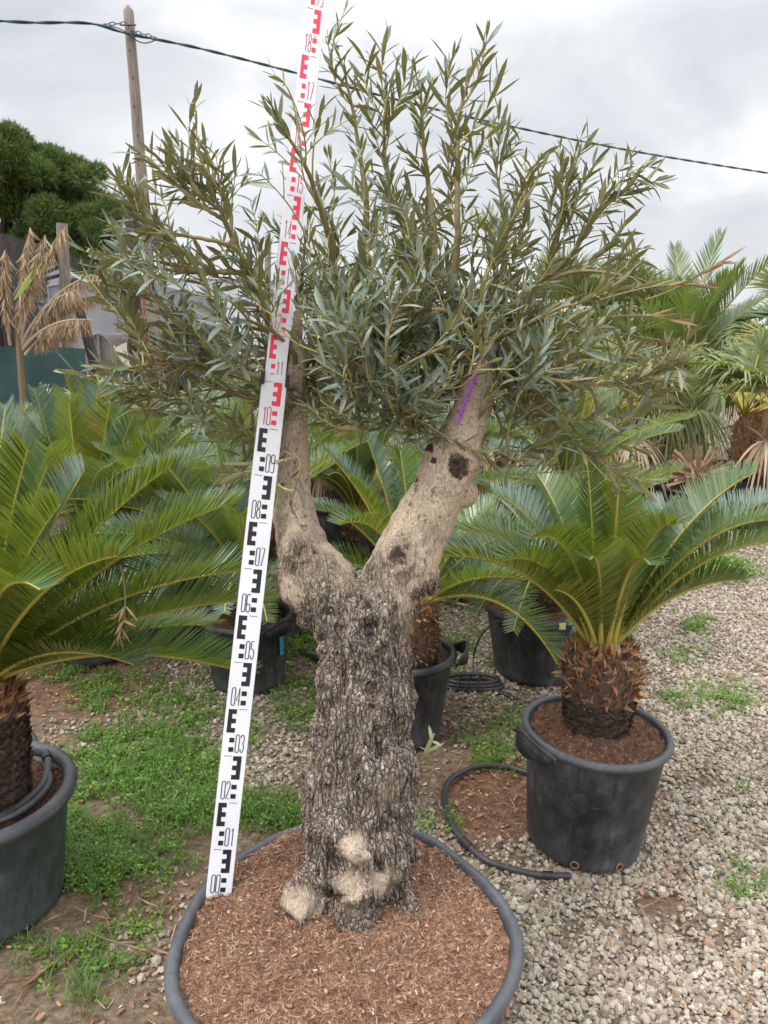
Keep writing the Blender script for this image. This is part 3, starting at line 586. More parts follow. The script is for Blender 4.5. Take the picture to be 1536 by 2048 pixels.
# swell and hollows (old wood)
Vs = V*np.array([1, 1, .38])
rid = np.array([noise.ridged_multi_fractal(Vector(p*17), 1.0, 2.0, 3, 1.0, 2.0) for p in Vs]); rid = (rid - rid.mean())/rid.std()
lump = fbm(V, 12, 3); grv = np.array([noise.noise(Vector((p[0]*26, p[1]*26, p[2]*6))) for p in V])
oldw = 1-pal
V2 = V + Nn*(lump*(.014*oldw+.009) + (np.clip(rid, -2, 2)*.0034 + grv*.015)*oldw)[:, None]
dark = np.clip(-rid*.10, 0, .18)*oldw
def scar(u, v, y, R_, ring=.006, dent=.01, dk=.7, front=True):
    global V2, dark, pal
    c = np.array(tuple(at(u, v, y))); r = R_*depth(c)/F; k = (Nn[:, 1] < .2) & (abs(V[:, 1]-y) < .25)
    du = np.hypot((pu-u), (pv-v)*.85)/R_; wob = 1 + .22*fbm(V, 38, 2); dd = du*wob
    V2 += Nn*((ring*np.exp(-((dd-1.15)/.30)**2) - dent*np.exp(-(dd/.75)**2))*k)[:, None]; dark = np.maximum(dark, dk*np.clip(1.25-dd, 0, 1)**.7*k)
scar(797, 1108, 1.53, 24, .009, .004, .75); scar(600, 1104, 1.6, 17, .008, .007, .45); scar(738, 1262, 1.46, 25, .008, .016, .55); scar(745, 1380, 1.42, 17, .006, .014, .35)
scar(765, 1430, 1.42, 14, .005, .012, .3); scar(918, 932, 1.57, 26, .002, .002, .95); scar(868, 922, 1.57, 8, .001, .002, .9); scar(828, 957, 1.56, 8, .001, .004, .9); scar(664, 1858, 1.32, 16, .0, .03, 1.0)
scar(632, 1110, 1.58, 12, .0, .0, .5); scar(735, 1210, 1.5, 14, .003, .008, .6); scar(860, 895, 1.6, 10, .002, .003, .9); scar(900, 790, 1.6, 10, .0, .003, .9); scar(715, 1150, 1.5, 14, 0, .004, .6)
scar(715, 1560, 1.42, 10, .004, .01, .5); scar(672, 1700, 1.4, 12, 0, .012, .5); scar(760, 1735, 1.4, 14, 0, .014, .6); scar(665, 1800, 1.4, 16, 0, .02, .7)
for (u, v, r_) in ((718, 1702, 31), (598, 1808, 30), (702, 1782, 32), (768, 1765, 26), (628, 1815, 24), (780, 1580, 18)):   # pale burr wood at the foot
    dd = np.hypot(pu-u, (pv-v)*.9)/r_*(1+.3*nb); pal = np.maximum(pal, np.clip(.74+nb*.9, .2, .88)*np.clip(2.3-1.7*dd, 0, 1)*(Nn[:, 1] < .45)); 
dark = np.where(np.hypot(pu-697, pv-1697) < 7, .0, dark)
tm.vertices.foreach_set('co', (V2 - TO).astype(np.float32).ravel())
for nm, ar in (('tint', dark), ('aux', pal)):
    a_ = tm.attributes.get(nm) or tm.attributes.new(nm, 'FLOAT', 'POINT'); a_.data.foreach_set('value', ar.astype(np.float32))
tm.update(); tm.materials.clear(); tm.materials.append(mats['bark'])
tm.polygons.foreach_set('use_smooth', np.ones(len(tm.polygons), bool))
trunk = bpy.data.objects.new('trunk', tm); COL.objects.link(trunk); trunk.parent = tree

# ---- skeleton of the crown: main branches (u, v, y)
main = [
 [(594, 745, 1.74), (575, 690, 1.74), (545, 640, 1.72), (525, 600, 1.70), (505, 545, 1.68), (480, 500, 1.66), (450, 440, 1.66), (425, 380, 1.66), (402, 310, 1.67), (392, 240, 1.68)],
 [(594, 745, 1.74), (600, 680, 1.80), (598, 600, 1.84), (610, 520, 1.86), (620, 440, 1.86)],
 [(594, 745, 1.74), (585, 700, 1.70), (540, 660, 1.66), (500, 640, 1.62), (460, 600, 1.58), (400, 590, 1.56)],
 [(480, 500, 1.66), (420, 480, 1.62), (350, 470, 1.60), (280, 460, 1.58), (210, 450, 1.56)],
 [(505, 545, 1.68), (430, 545, 1.70), (340, 540, 1.68), (250, 520, 1.66), (180, 508, 1.64)],
 [(450, 440, 1.66), (390, 400, 1.64), (320, 340, 1.64), (285, 310, 1.64), (262, 300, 1.63)],
 [(600, 780, 1.73), (560, 770, 1.68), (480, 750, 1.64), (400, 740, 1.62), (320, 735, 1.60), (250, 745, 1.58), (190, 745, 1.57)],
 [(592, 800, 1.73), (545, 800, 1.72), (490, 790, 1.72), (430, 775, 1.72), (350, 790, 1.70)],
 [(560, 770, 1.68), (520, 850, 1.68), (490, 920, 1.68), (465, 960, 1.68)],
 [(594, 745, 1.74), (640, 680, 1.78), (660, 590, 1.80), (665, 500, 1.80), (640, 420, 1.76), (610, 330, 1.68), (560, 240, 1.60), (540, 195, 1.56)],
 [(640, 680, 1.78), (700, 600, 1.84), (730, 500, 1.86), (735, 400, 1.86), (720, 300, 1.86), (700, 180, 1.86), (672, 80, 1.86)],
 [(972, 690, 1.69), (940, 640, 1.72), (905, 590, 1.76), (870, 520, 1.80), (830, 470, 1.82), (790, 420, 1.82), (770, 330, 1.82), (765, 230, 1.82), (790, 130, 1.82)],
 [(905, 590, 1.76), (915, 500, 1.74), (912, 420, 1.72), (912, 330, 1.72), (915, 240, 1.72), (935, 150, 1.72), (970, 90, 1.72)],
 [(870, 520, 1.80), (860, 400, 1.88), (850, 300, 1.90), (845, 200, 1.90), (830, 130, 1.90)],
 [(972, 690, 1.69), (960, 620, 1.66), (975, 540, 1.66), (1010, 460, 1.66), (1060, 380, 1.66), (1090, 320, 1.66)],
 [(976, 680, 1.70), (1020, 620, 1.72), (1090, 560, 1.74), (1150, 500, 1.74), (1190, 430, 1.74), (1240, 390, 1.74), (1295, 330, 1.74)],
 [(1010, 630, 1.72), (1080, 560, 1.80), (1110, 470, 1.80), (1130, 380, 1.80), (1160, 290, 1.80)],
 [(976, 685, 1.68), (1030, 660, 1.64), (1110, 620, 1.62), (1180, 600, 1.60), (1240, 570, 1.60)],
 [(985, 720, 1.67), (1040, 740, 1.62), (1110, 760, 1.58), (1180, 760, 1.56), (1260, 760, 1.55), (1330, 740, 1.54)],
 [(985, 740, 1.68), (1040, 790, 1.66), (1090, 830, 1.64), (1140, 880, 1.62), (1200, 920, 1.60), (1260, 960, 1.58)],
 [(966, 700, 1.66), (920, 690, 1.58), (870, 700, 1.52), (820, 720, 1.48), (780, 740, 1.46)],
 [(940, 640, 1.70), (880, 620, 1.60), (820, 620, 1.55), (760, 640, 1.52), (700, 640, 1.50)],
 [(640, 680, 1.78), (700, 700, 1.70), (760, 730, 1.64), (800, 790, 1.60), (815, 830, 1.58)],
 [(594, 760, 1.74), (640, 740, 1.68), (680, 770, 1.62), (720, 800, 1.6)],
 [(972, 700, 1.70), (1010, 720, 1.80), (1070, 690, 1.86), (1150, 660, 1.9), (1220, 650, 1.92)],
 [(960, 640, 1.70), (1000, 560, 1.86), (1010, 480, 1.9), (1000, 380, 1.9), (985, 290, 1.9)],
 [(705, 590, 1.84), (790, 590, 1.9), (870, 640, 1.95), (800, 680, 1.95)],
 [(985, 800, 1.68), (1000, 850, 1.64), (1012, 900, 1.62), (1010, 950, 1.61)],
 [(585, 900, 1.64), (600, 930, 1.60), (590, 970, 1.585), (575, 1010, 1.58)],
 [(1090, 560, 1.74), (1180, 545, 1.7), (1280, 560, 1.66), (1330, 590, 1.64)]]
sk = []; tw = G()
def leafy(path, s0=.15, dens=1.0, size=1.0, side=None):
    """leaf pairs along a shoot"""
    P = np.asarray(path); seg = np.r_[0, np.cumsum(np.linalg.norm(np.diff(P, axis=0), axis=1))]; tot = seg[-1]
    step = .0180/dens; n = max(2, int(tot*(1-s0)/step)); out = []; ph = rng.uniform(0, 3.14)
    for i in range(n+1):
        s = min(tot, tot*s0 + step*i + rng.normal(0, .002)); X = np.array([np.interp(s, seg, P[:, k]) for k in range(3)])
        T = np.array([np.interp(s, seg, np.gradient(P[:, k])) for k in range(3)]); T /= np.linalg.norm(T)+1e-9
        A = np.cross(T, [0.3, -1, .2]); A /= np.linalg.norm(A)+1e-9; B = np.cross(T, A); ph += 1.571 + rng.normal(0, .25)
        if rng.random() < .55: BUDS.append((X, T))
        u = s/tot; ang = rng.normal(.85 - .35*(u > .85), .16)
        for sg in (0, math.pi):
            if rng.random() < .12: continue
            o = A*math.cos(ph+sg) + B*math.sin(ph+sg); D = T*math.cos(ang) + o*math.sin(ang) + np.array([0, 0, .10]); N = T*math.sin(ang) - o*math.cos(ang)
            l_ = size*rng.uniform(.038, .068)*(1 if u < .85 else .72)
            out.append((X, D, N + rng.normal(0, .25, 3), l_, l_*rng.uniform(.145, .20)))
    return out
LV = []; BUDS = []
for bi, b in enumerate(main):
    P = smooth_path([at(*q) for q in b], 10*len(b)); P += np.cumsum(rng.normal(0, .0006, P.shape), 0)
    L_ = np.sum(np.linalg.norm(np.diff(P, axis=0), axis=1)); r0 = .0022 + .0105*min(1, L_/.75)**1.2
    tube(tw, P, np.linspace(r0, .0013, len(P)), 8, 0, np.linspace(.05 if r0 > .006 else .4, .85, len(P)).repeat(8), rough=.05) if False else tube(tw, P, np.linspace(r0, .0013, len(P)), 8, 0, .35, rough=.06)
    seg = np.linspace(0, 1, len(P))
    sk += [(p, t) for p, t in zip(P, seg)]
    LV += leafy(P, .42, .9)
# hand placed shoots that make the outline, then random ones that fill the crown
tips = [(690, 20, 1.86), (655, 60, 1.86), (745, 110, 1.86), (775, 70, 1.82), (812, 120, 1.82), (735, 210, 1.8), (770, 160, 1.82), (870, 150, 1.9), (905, 120, 1.75), (975, 60, 1.72), (1000, 150, 1.72), (940, 230, 1.75), (990, 240, 1.75), (530, 215, 1.56), (575, 175, 1.58), (600, 290, 1.6), (545, 150, 1.58), (650, 210, 1.7), (390, 205, 1.68), (355, 285, 1.66), (430, 300, 1.66), (340, 290, 1.66), (300, 300, 1.66), (245, 345, 1.62), (230, 350, 1.62), (475, 330, 1.66), (520, 280, 1.7), (560, 340, 1.75), (500, 400, 1.7), (215, 440, 1.56), (165, 500, 1.62), (205, 560, 1.64), (240, 600, 1.64), (160, 520, 1.62), (255, 400, 1.6), (300, 420, 1.6), (380, 640, 1.58), (340, 660, 1.56), (440, 640, 1.55), (190, 720, 1.57), (130, 745, 1.57), (215, 770, 1.57), (280, 700, 1.6), (330, 700, 1.6), (250, 800, 1.65), (330, 830, 1.7), (400, 830, 1.7), (450, 860, 1.7), (480, 930, 1.68), (440, 950, 1.66), (520, 900, 1.68), (1165, 265, 1.8), (1120, 290, 1.8), (1190, 330, 1.8), (1085, 300, 1.7), (1050, 320, 1.68), (1030, 380, 1.7), (1310, 335, 1.74), (1265, 310, 1.74), (1320, 360, 1.74), (1250, 440, 1.74), (1210, 400, 1.74), (1215, 500, 1.7), (1165, 360, 1.78), (1100, 400, 1.75), (1320, 570, 1.64), (1380, 650, 1.6), (1260, 640, 1.6), (1340, 700, 1.55), (1400, 690, 1.54), (1380, 760, 1.54), (1300, 800, 1.56), (1230, 830, 1.58), (1290, 900, 1.58), (1310, 960, 1.58), (1240, 980, 1.58), (1180, 870, 1.6), (1150, 940, 1.6), (1100, 860, 1.62), (1010, 920, 1.61), (960, 880, 1.62), (835, 840, 1.58), (790, 850, 1.58), (720, 840, 1.58), (680, 800, 1.56), (640, 800, 1.6), (640, 850, 1.65), (800, 740, 1.42), (860, 760, 1.44), (900, 740, 1.46), (780, 700, 1.42), (740, 760, 1.45), (690, 690, 1.44), (720, 650, 1.44), (640, 560, 1.66), (600, 620, 1.58), (560, 560, 1.62), (1060, 700, 1.56), (1090, 650, 1.56), (1050, 760, 1.56), (560, 820, 1.7), (650, 300, 1.75), (620, 440, 1.6), (590, 510, 1.57)]
env = [((400, 470), (215, 200), 1.67, .17), ((700, 480), (190, 260), 1.80, .20), ((900, 420), (170, 250), 1.80, .20), ((1090, 520), (200, 190), 1.76, .18), ((800, 660), (250, 130), 1.66, .24), ((380, 740), (220, 95), 1.66, .12), ((1160, 720), (210, 120), 1.66, .15), ((560, 640), (160, 180), 1.80, .2), ((1020, 640), (170, 110), 1.8, .2), ((820, 540), (260, 170), 1.78, .24)]
nfill = [46, 28, 24, 18, 125, 30, 36, 50, 46, 80]
targ = [(u, v, y, 1.0) for u, v, y in tips]
for (c, r_, y, dy), n in zip(env, nfill):
    k = 0
    while k < n:
        a, q = rng.uniform(0, 6.283), math.sqrt(rng.random())
        targ.append((c[0]+r_[0]*q*math.cos(a), c[1]+r_[1]*q*math.sin(a), y+rng.normal(0, dy*.6), 0)); k += 1
skP = [np.array(p) for p, t in sk if t > .12]; 
order = sorted(range(len(targ)), key=lambda i: (targ[i][3] != 1.0, i))
core = np.array(tuple(at(790, 900, 1.7)))
for i in order:
    u, v, y, hand = targ[i]; T = np.array(tuple(at(u, v, y))); A = np.array(skP); d = T - A
    outw = nrm((T - core)[None])[0]; outw = outw + np.array([0, 0, .35]); dist = np.linalg.norm(d, axis=1)
    sc_ = abs(dist - (.15 if hand else .13)) + .16*(1 - (d@outw)/np.maximum(dist, 1e-6)/np.linalg.norm(outw)) + np.where(dist < .05, .2, 0)
    b = A[int(np.argmin(sc_))]; dd = T-b; ln = np.linalg.norm(dd)
    if ln > (.42 if hand else .24): 
        if not hand: continue
    ucs = 438 + (1785-v)*.1088
    if not hand and abs(u-ucs) < 55 and depth(T) < 1.68: continue
    C = b + dd*.5 + rng.normal(0, .15, 3)*ln + np.array([0, 0, -.06*ln]); P = bez(b, C, T, 9)
    tube(tw, P, np.linspace(.0011 + .008*ln, .0008, 9), 5, 0, rng.uniform(.35, .95), cap=False)
    LV += leafy(P, .12, 1.0, rng.uniform(.85, 1.1)); skP += [p for p in P[2:7:2]]
    # small side shoot
    if rng.random() < .6:
        q = P[rng.integers(3, 6)]; dr = nrm((T-b + rng.normal(0, .55, 3)*ln)[None])[0]*ln*rng.uniform(.3, .55); P2 = bez(q, q+dr*.5+rng.normal(0, .004, 3), q+dr, 6)
        tube(tw, P2, np.linspace(.0014, .0007, 6), 4, 0, rng.uniform(.5, 1), cap=False); LV += leafy(P2, .1, 1.0, .9)
bx = np.array([b[0] for b in BUDS]); bt = np.array([b[1] for b in BUDS]); nb_ = len(bx)
ub, vb = proj(bx); kb = ~((np.abs(ub - (438 + (1785-vb)*.1088)) < 34) & (bx[:, 1]*cp - (bx[:, 2]-CZ)*sn < 1.66))
for _ in range(2): strips(tw, bx[kb], (bt + rng.normal(0, .8, bt.shape))[kb], rng.normal(0, 1, bt.shape)[kb], rng.uniform(.005, .012, kb.sum()), .0028, [.5, 1, .4], 0, 0, 0, .98)
tw_o = tw.build('twigs', mats['twig'], tree, origin=TO)
def hides(l):
    X, D, N, L_, W_ = l; Q = np.array([X, X+nrm(D[None])[0]*L_*.5, X+nrm(D[None])[0]*L_]); u, v = proj(Q); dp = Q[:, 1]*cp - (Q[:, 2]-CZ)*sn
    uc = 438 + (1785-v)*.1088; near_ = np.abs(u-uc) < 34
    if np.any((np.abs(u-(951-(v-748)*.365)) < 22) & (v > 735) & (v < 865) & (dp < 1.70)): return True
    if np.any(near_ & (np.abs(dp-1.64) < .022)): return True
    keep = .75 if (490 < v[0] < 640 or 235 < v[0] < 300) else .06
    return bool(np.any(near_ & (dp < 1.66))) and rng.random() > keep
LV = [l for l in LV if not hides(l)]
n = len(LV); print('olive leaves', n)
g = G(); P = np.array([l[0] for l in LV]); D = np.array([l[1] for l in LV]); N = np.array([l[2] for l in LV]); L = np.array([l[3] for l in LV]); W = np.array([l[4] for l in LV])
strips(g, P, D, N, L, W, [.18, .72, 1.0, .82, .08], rng.normal(-.03, .19, n), .20, 0, np.clip(rng.beta(2, 2.6, n), 0, 1))
g.build('crown', mats['olive_leaf'], tree, origin=TO)
# sprout at the base of the trunk
g = G(); b = np.array(tuple(at(832, 1530, 1.5))); T = np.array(tuple(at(868, 1468, 1.46))); P = bez(b, b+[.02, 0, .0], T, 7); lv = leafy(P, .2, .55, .8)
strips(g, [l[0] for l in lv], [l[1] for l in lv], [l[2] for l in lv], np.array([l[3] for l in lv]), np.array([l[4]*1.3 for l in lv]), [.2, .8, 1, .7, .1], 0, .15, 0, .95); tube(g, P, .0015, 5, 1, .9)
g.build('sprout', [mats['olive_leaf'], mats['twig']], tree, origin=TO)
# dead twigs with brown leaves on the far side
def dry_sprig(name, B, T, label, parent=None, n=7, size=1.3, origin=None, spread=.35):
    g = G(); b, t = np.array(tuple(B)), np.array(tuple(T)); P = bez(b, (b+t)/2+rng.normal(0, .02, 3), t, 10); tube(g, P, np.linspace(.0022, .001, 10), 5, 1, .25)
    for k in range(n):
        X = P[9 - (k % 5)]; D = nrm(((t-b)/np.linalg.norm(t-b) + rng.normal(0, spread, 3))[None]); strips(g, [X], D, rng.normal(0, 1, (1, 3)), .05*size*rng.uniform(.7, 1.2), .0065, [.3, .9, 1, .6, .1], .08, .2, 0, rng.random())
    o = g.build(name, [mats['dry_leaf'], mats['twig']], parent, origin=origin)
    if parent is None: tag(o, label, 'twig', 'dried olive twigs')
    return o
for (a, b, n_) in (((1290, 600, 1.62), (1440, 525, 1.6), 8), ((1200, 600, 1.6), (1400, 575, 1.6), 7), ((1180, 640, 1.6), (1340, 640, 1.58), 6), ((1200, 660, 1.6), (1320, 680, 1.58), 4)):
    dry_sprig('dead_shoot', at(*a), at(*b), '', tree, n_, 1.0, TO, .14)
dry_sprig('dead_twig', at(240, 1130, 1.75), at(238, 1270, 1.72), 'dead olive twig with tan leaves caught on the left cycad fronds', n=16, size=.85, spread=.8)
dry_sprig('dead_twig', gr(180, 1850, .02), gr(60, 1960, .01), 'dry tan sprig lying on the ground beside the left pot', n=14, size=1.6, spread=.3)
dry_sprig('dead_twig', gr(1440, 1870, .015), gr(1500, 1990, .012), 'small dry leafy twig lying on the gravel near the path corner', n=9, size=1.1, spread=.25)
dry_sprig('dead_twig', gr(165, 1855, .03), gr(310, 1900, .012), 'dry tan sprig pointing from the left pot towards the big pot', n=9, size=1.4, spread=.25)

# ------------------------------------------------------------------ levelling staff
SB = np.array(tuple(atd(438, 1785, 1.635))); ST = np.array(tuple(atd(637, -40, 1.635)))
A_ = nrm((ST-SB)[None])[0]; fw = np.array([0, cp, -sn]); Rt = nrm(np.cross(fw, A_)[None])[0]; Nf = -nrm(np.cross(Rt, A_)[None])[0]
if np.dot(Nf, fw) > 0: Nf = -Nf
yaw = R(-13); Rt, Nf = Rt*math.cos(yaw) + Nf*math.sin(yaw), Nf*math.cos(yaw) - Rt*math.sin(yaw)
staff = empty('levelling_staff', SB, 'white telescopic levelling staff with black and red graduations leaning on the olive tree', 'measuring staff')
CM = .01; Z0 = -.008     # the zero mark sits 8 mm down in the mulch
def sp3(x, h, d): return Rt*x + A_*h + Nf*d
def section(name, h0, h1, w_, d0, d1):
    g = G(); box(g, sp3(0, (h0+h1)/2, (d0+d1)/2), w_, d1-d0, h1-h0, (Rt, Nf, A_)); o = g.build(name, [mats['white'], mats['alu']], staff, smooth=False)
    me = o.data
    for p in me.polygons:
        if abs(Vector(p.normal).dot(Vector(Nf))) < .9: p.material_index = 1
    b = o.modifiers.new('b', 'BEVEL'); b.width = .0012; b.segments = 2; return o
lo = section('lower_section', Z0-.02, 1.108, .0535, -.022, 0.0); hi = section('upper_section', 1.0, 2.0, .0440, -.0190, -.0035)
def ribbon(g, pts, w_, ox, oh, d, closed=False):
    P = np.array(pts, float); n = len(P)
    if closed: T = np.roll(P, -1, 0) - np.roll(P, 1, 0)
    else: T = np.gradient(P, axis=0)
    T = nrm(T); Nr = np.stack([-T[:, 1], T[:, 0]], 1)
    V = [sp3(ox+q[0], oh+q[1], d) for s in (1, -1) for q in (P + Nr*s*w_/2)]; m_ = n if closed else n-1
    g.add(V, [[i, (i+1) % n, n+(i+1) % n, n+i] for i in range(m_)])
def arc(cx, cy, rx, ry, a0, a1, k=9): return [(cx+rx*math.cos(t), cy+ry*math.sin(t)) for t in np.linspace(R(a0), R(a1), k)]
def digit(g, ch, ox, oh, w_, h, d, st):
    x, r = w_/2, w_/2
    S_ = {'0': [(arc(x, h-r, r, r, 0, 180) + arc(x, r, r, r, 180, 360), True)], '1': [([(x*.5, h*.84), (x*1.3, h), (x*1.3, 0)], False)],
      '2': [(arc(x, h*.78, r, h*.22, 170, -40) + [(x*.1, st*.5), (2*x, st*.5)], False)], '3': [(arc(x, h*.76, r, h*.24, 165, -80), False), (arc(x, h*.26, r, h*.26, 80, -165), False)],
      '4': [([(1.6*x, 0), (1.6*x, h), (0, h*.28), (2.1*x, h*.28)], False)], '5': [([(1.9*x, h), (.25*x, h), (.1*x, h*.55)] + arc(x, h*.29, r, h*.29, 110, -165, 12), False)],
      '6': [(arc(x, h-r, r, r, 20, 180) + [(0, r)] + arc(x, r, r, r, 180, 360) + arc(x, h*.36, r, r, 0, 170), False)], '7': [([(0, h), (2*x, h), (.7*x, 0)], False)],
      '8': [(arc(x, h*.76, r*.85, h*.24, 0, 340, 16), True), (arc(x, h*.27, r, h*.27, 0, 340, 16), True)], '9': [(arc(x, r, r, r, -160, 0) + [(2*x, h-r)] + arc(x, h-r, r, r, 0, 180) + arc(x, h*.62, r, r, 180, 350), False)]}[ch]
    for pts, cl in S_: ribbon(g, pts, st, ox, oh, d, cl)
def quad(g, x0, x1, h0, h1, d): g.add([sp3(x0, h0, d), sp3(x1, h0, d), sp3(x1, h1, d), sp3(x0, h1, d)], [[0, 1, 2, 3]])
for k in range(0, 20):
    up_ = k >= 11; sc = .82 if up_ else 1.0; W_ = (.0535 if not up_ else .0440); d = .0006 if not up_ else -.0029; b = Z0 + .10*k; g = G(); tg = G()
    X = lambda c: -W_/2 + c*CM*sc
    if k % 2 == 0: ex = (2.55, 4.35); sq = (2.85, 3.95); dx = (.85, 1.85); tk = (.6, 2.25)
    else: ex = (.55, 2.30); sq = (1.35, 2.40); dx = (2.75, 3.75); tk = (2.7, 4.4)
    if k == 10: pass
    for h0 in (.9, 2.9): quad(g, X(sq[0]), X(sq[1]), b+h0*CM, b+(h0+1.0)*CM, d)
    # the E figure: a stem and three arms
    e0, e1 = X(ex[0]), X(ex[1]); ew = (e1-e0)*.50
    if k % 2 == 0: quad(g, e1-ew, e1, b+.05, b+.10, d); arms = (e0, e1-ew)
    else: quad(g, e0, e0+ew, b+.05, b+.10, d); arms = (e0+ew, e1)
    for h0 in (5.0, 7.0, 9.0): quad(g, arms[0], arms[1], b+h0*CM, b+(h0+1)*CM, d)
    col = 'ink' if k < 10 else 'red'
    g.build('graduation', mats[col], hi if up_ else lo, smooth=False)
    quad(tg, X(tk[0]), X(tk[1]), b+.0995, b+.1005, d+.0001)
    tg.build('tick', mats['ink'], hi if up_ else lo, smooth=False)
    for q, ch in enumerate('%02d' % k): tg = G(); digit(tg, ch, X(dx[q]), b+.008, .0072*sc, .038, d+.0001, .0018*sc); tg.build('digit', mats['ink' if k < 10 else 'dark_red'], hi if up_ else lo, smooth=False)
    
for s in (-1, 1):
    g = G(); box(g, sp3(s*.0262, 1.098, -.006), .0085, .026, .026, (Rt, Nf, A_))
    for q in (-.008, 0, .008): box(g, sp3(s*.0262, 1.098+q, .0075), .0095, .003, .002, (Rt, Nf, A_))
    g.build('section_clip', mats['black'], staff, smooth=False)
# ------------------------------------------------------------------ purple tag
g = G(); t0 = at(951, 748, 1.585); t1 = at(913, 852, 1.555); P = smooth_path([t0, (t0+t1)/2 + Vector((0, -.004, 0)), t1], 8)
tag_root = empty('plant_tag', t0, 'long purple plastic tag wired round the right limb of the olive tree', 'plant tag')
o0 = np.array(tuple(t0)); T = nrm(np.gradient(P, axis=0)); sd_ = nrm(np.cross(T, [0, 1.0, .1]))*np.where(np.arange(8) > 6, .4, 1)[:, None]
for dd_ in (0, .0008): pass
wv_ = .0046; V = np.concatenate([P - sd_*wv_ - o0, P + sd_*wv_ - o0, P - sd_*wv_ - o0 + [0, .001, 0], P + sd_*wv_ - o0 + [0, .001, 0]])
g.add(V, [[i, i+1, 9+i, 8+i] for i in range(7)] + [[16+i, 24+i, 25+i, 17+i] for i in range(7)] + [[i, 16+i, 17+i, i+1] for i in range(7)] + [[8+i, 9+i, 25+i, 24+i] for i in range(7)]); g.build('strip', mats['purple'], tag_root)
g = G()
for i, q in enumerate(np.linspace(.04, .78, 11)):      # handwriting
    c = np.array([np.interp(q*7, range(8), P[:, k]) for k in range(3)]) - o0 - [0, .0012, 0]; s = sd_[0]; a = T[3]
    pts = [c + s*0.0022*math.cos(x+i) + a*.0028*math.sin(x*(1+i % 2)) for x in np.linspace(0, 4.2 + i % 3, 8)]; tube(g, pts, .00035, 4)
g.build('handwriting', mats['purple_ink'], tag_root)
g = G(); cc = np.array(tuple(at(966, 742, 1.66))); tube(g, [cc + np.array([.047*math.cos(x), .050*math.sin(x), .012*math.cos(x)]) - o0 for x in np.linspace(0, 6.283, 28)], .0012, 5); g.build('wire', mats['black'], tag_root)

# ------------------------------------------------------------------ potted cycads in front
def cycad(loc, label, hgt, r, fr, crown, group='potted cycads', seed=0, shag=.5, auto=0, L=.7, blue=0, lean=(0, 0), ll=.13, nl=105, el=(.2, 1.35), fronds=None):
    root = empty('cycad', loc, label, 'cycad', group); cycad_trunk(root, hgt, r, rows=int(hgt/.013)+4, per=36, seed=seed, shag=shag)
    Lc = np.array(tuple(loc)); rg = np.random.default_rng(seed+100); k = 0
    for f in fr:       # (tip u, v, y, control lift, kwargs)
        u, v, y, lift = f[:4]; kw = dict(f[4]) if len(f) > 4 else {}; bl = kw.pop('blue', False)
        T = np.array(tuple(at(u, v, y))) - Lc; d = T - [0, 0, hgt]; dh = nrm(np.array([[d[0], d[1], 0]]))[0]; B = np.array([0, 0, hgt*.97]) + dh*r*.35
        ln = np.linalg.norm(T-B); kw.setdefault('nl', int(150*max(.6, ln/.6))); kw.setdefault('ll', ll)
        mid = B + (T-B)*kw.pop('cm', .42) + np.array([0, 0, lift])
        cycad_frond_obj(root, B, mid, T, bl, seed=seed*50+k, **kw); k += 1
    for q in range(auto):
        a = q*2.39996 + seed; e = el[0] + (el[1]-el[0])*((q*.618+.2) % 1); l_ = L*rg.uniform(.85, 1.1)
        dh = np.array([math.cos(a), math.sin(a), 0]); B = np.array([0, 0, hgt*.97]) + dh*r*.3
        C = B + (dh*math.cos(e) + np.array([0, 0, math.sin(e)]))*l_*.55; T = C + (dh*math.cos(e-.9) + np.array([0, 0, math.sin(e-.9)]))*l_*.5
        cycad_frond_obj(root, B, C, T, rg.random() < blue, nl=nl, ll=ll*rg.uniform(.9, 1.1), seed=seed*50+k, brown=.0); k += 1
    return root
# right
rp = Vector((.640, 2.165, 0))
pot_thing(rp, .214, .40, 'round black pot on the gravel holding the front right cycad', rb=.178, handles=(R(205),), holes=(R(-112), R(-68)), tilt=(0, R(3.0)), soil_z=-.015, mound=.035, fine=True, seg=96, rim_r=.014)
rc = at(1193, 1452, 2.17); rc.z = .40
cycad(rc, 'bushy green cycad with shaggy brown stem in the front right pot', .285, .118, [
 (872, 1118, 2.05, .20, dict(lat=-.02)), (925, 1060, 2.35, .20), (1060, 1078, 1.85, .26, dict(v=.55)), (985, 985, 2.45, .20, dict(blue=True)), (1075, 950, 2.5, .15), (1172, 905, 2.35, .10, dict(v=.6)), (1240, 935, 2.2, .12, dict(v=.6)), (1350, 1050, 1.95, .25, dict(v=.6)),
 (1330, 1010, 2.35, .15, dict(blue=True)), (1510, 945, 2.3, .20), (1545, 1000, 2.45, .18, dict(blue=True)), (1600, 1085, 2.15, .22), (1480, 1160, 2.15, .12), (1560, 1040, 2.2, .24), (1110, 1180, 1.9, .10), (1180, 1120, 1.8, .22), (1300, 1130, 1.85, .24), (1010, 1120, 2.0, .2), (1420, 1010, 2.5, .16, dict(blue=True)), (1250, 990, 2.55, .1), (1140, 1000, 2.55, .12, dict(blue=True)), (1390, 1180, 2.5, .10), (1100, 1180, 2.5, .1)],
 rc, seed=1, shag=.62, ll=.125)
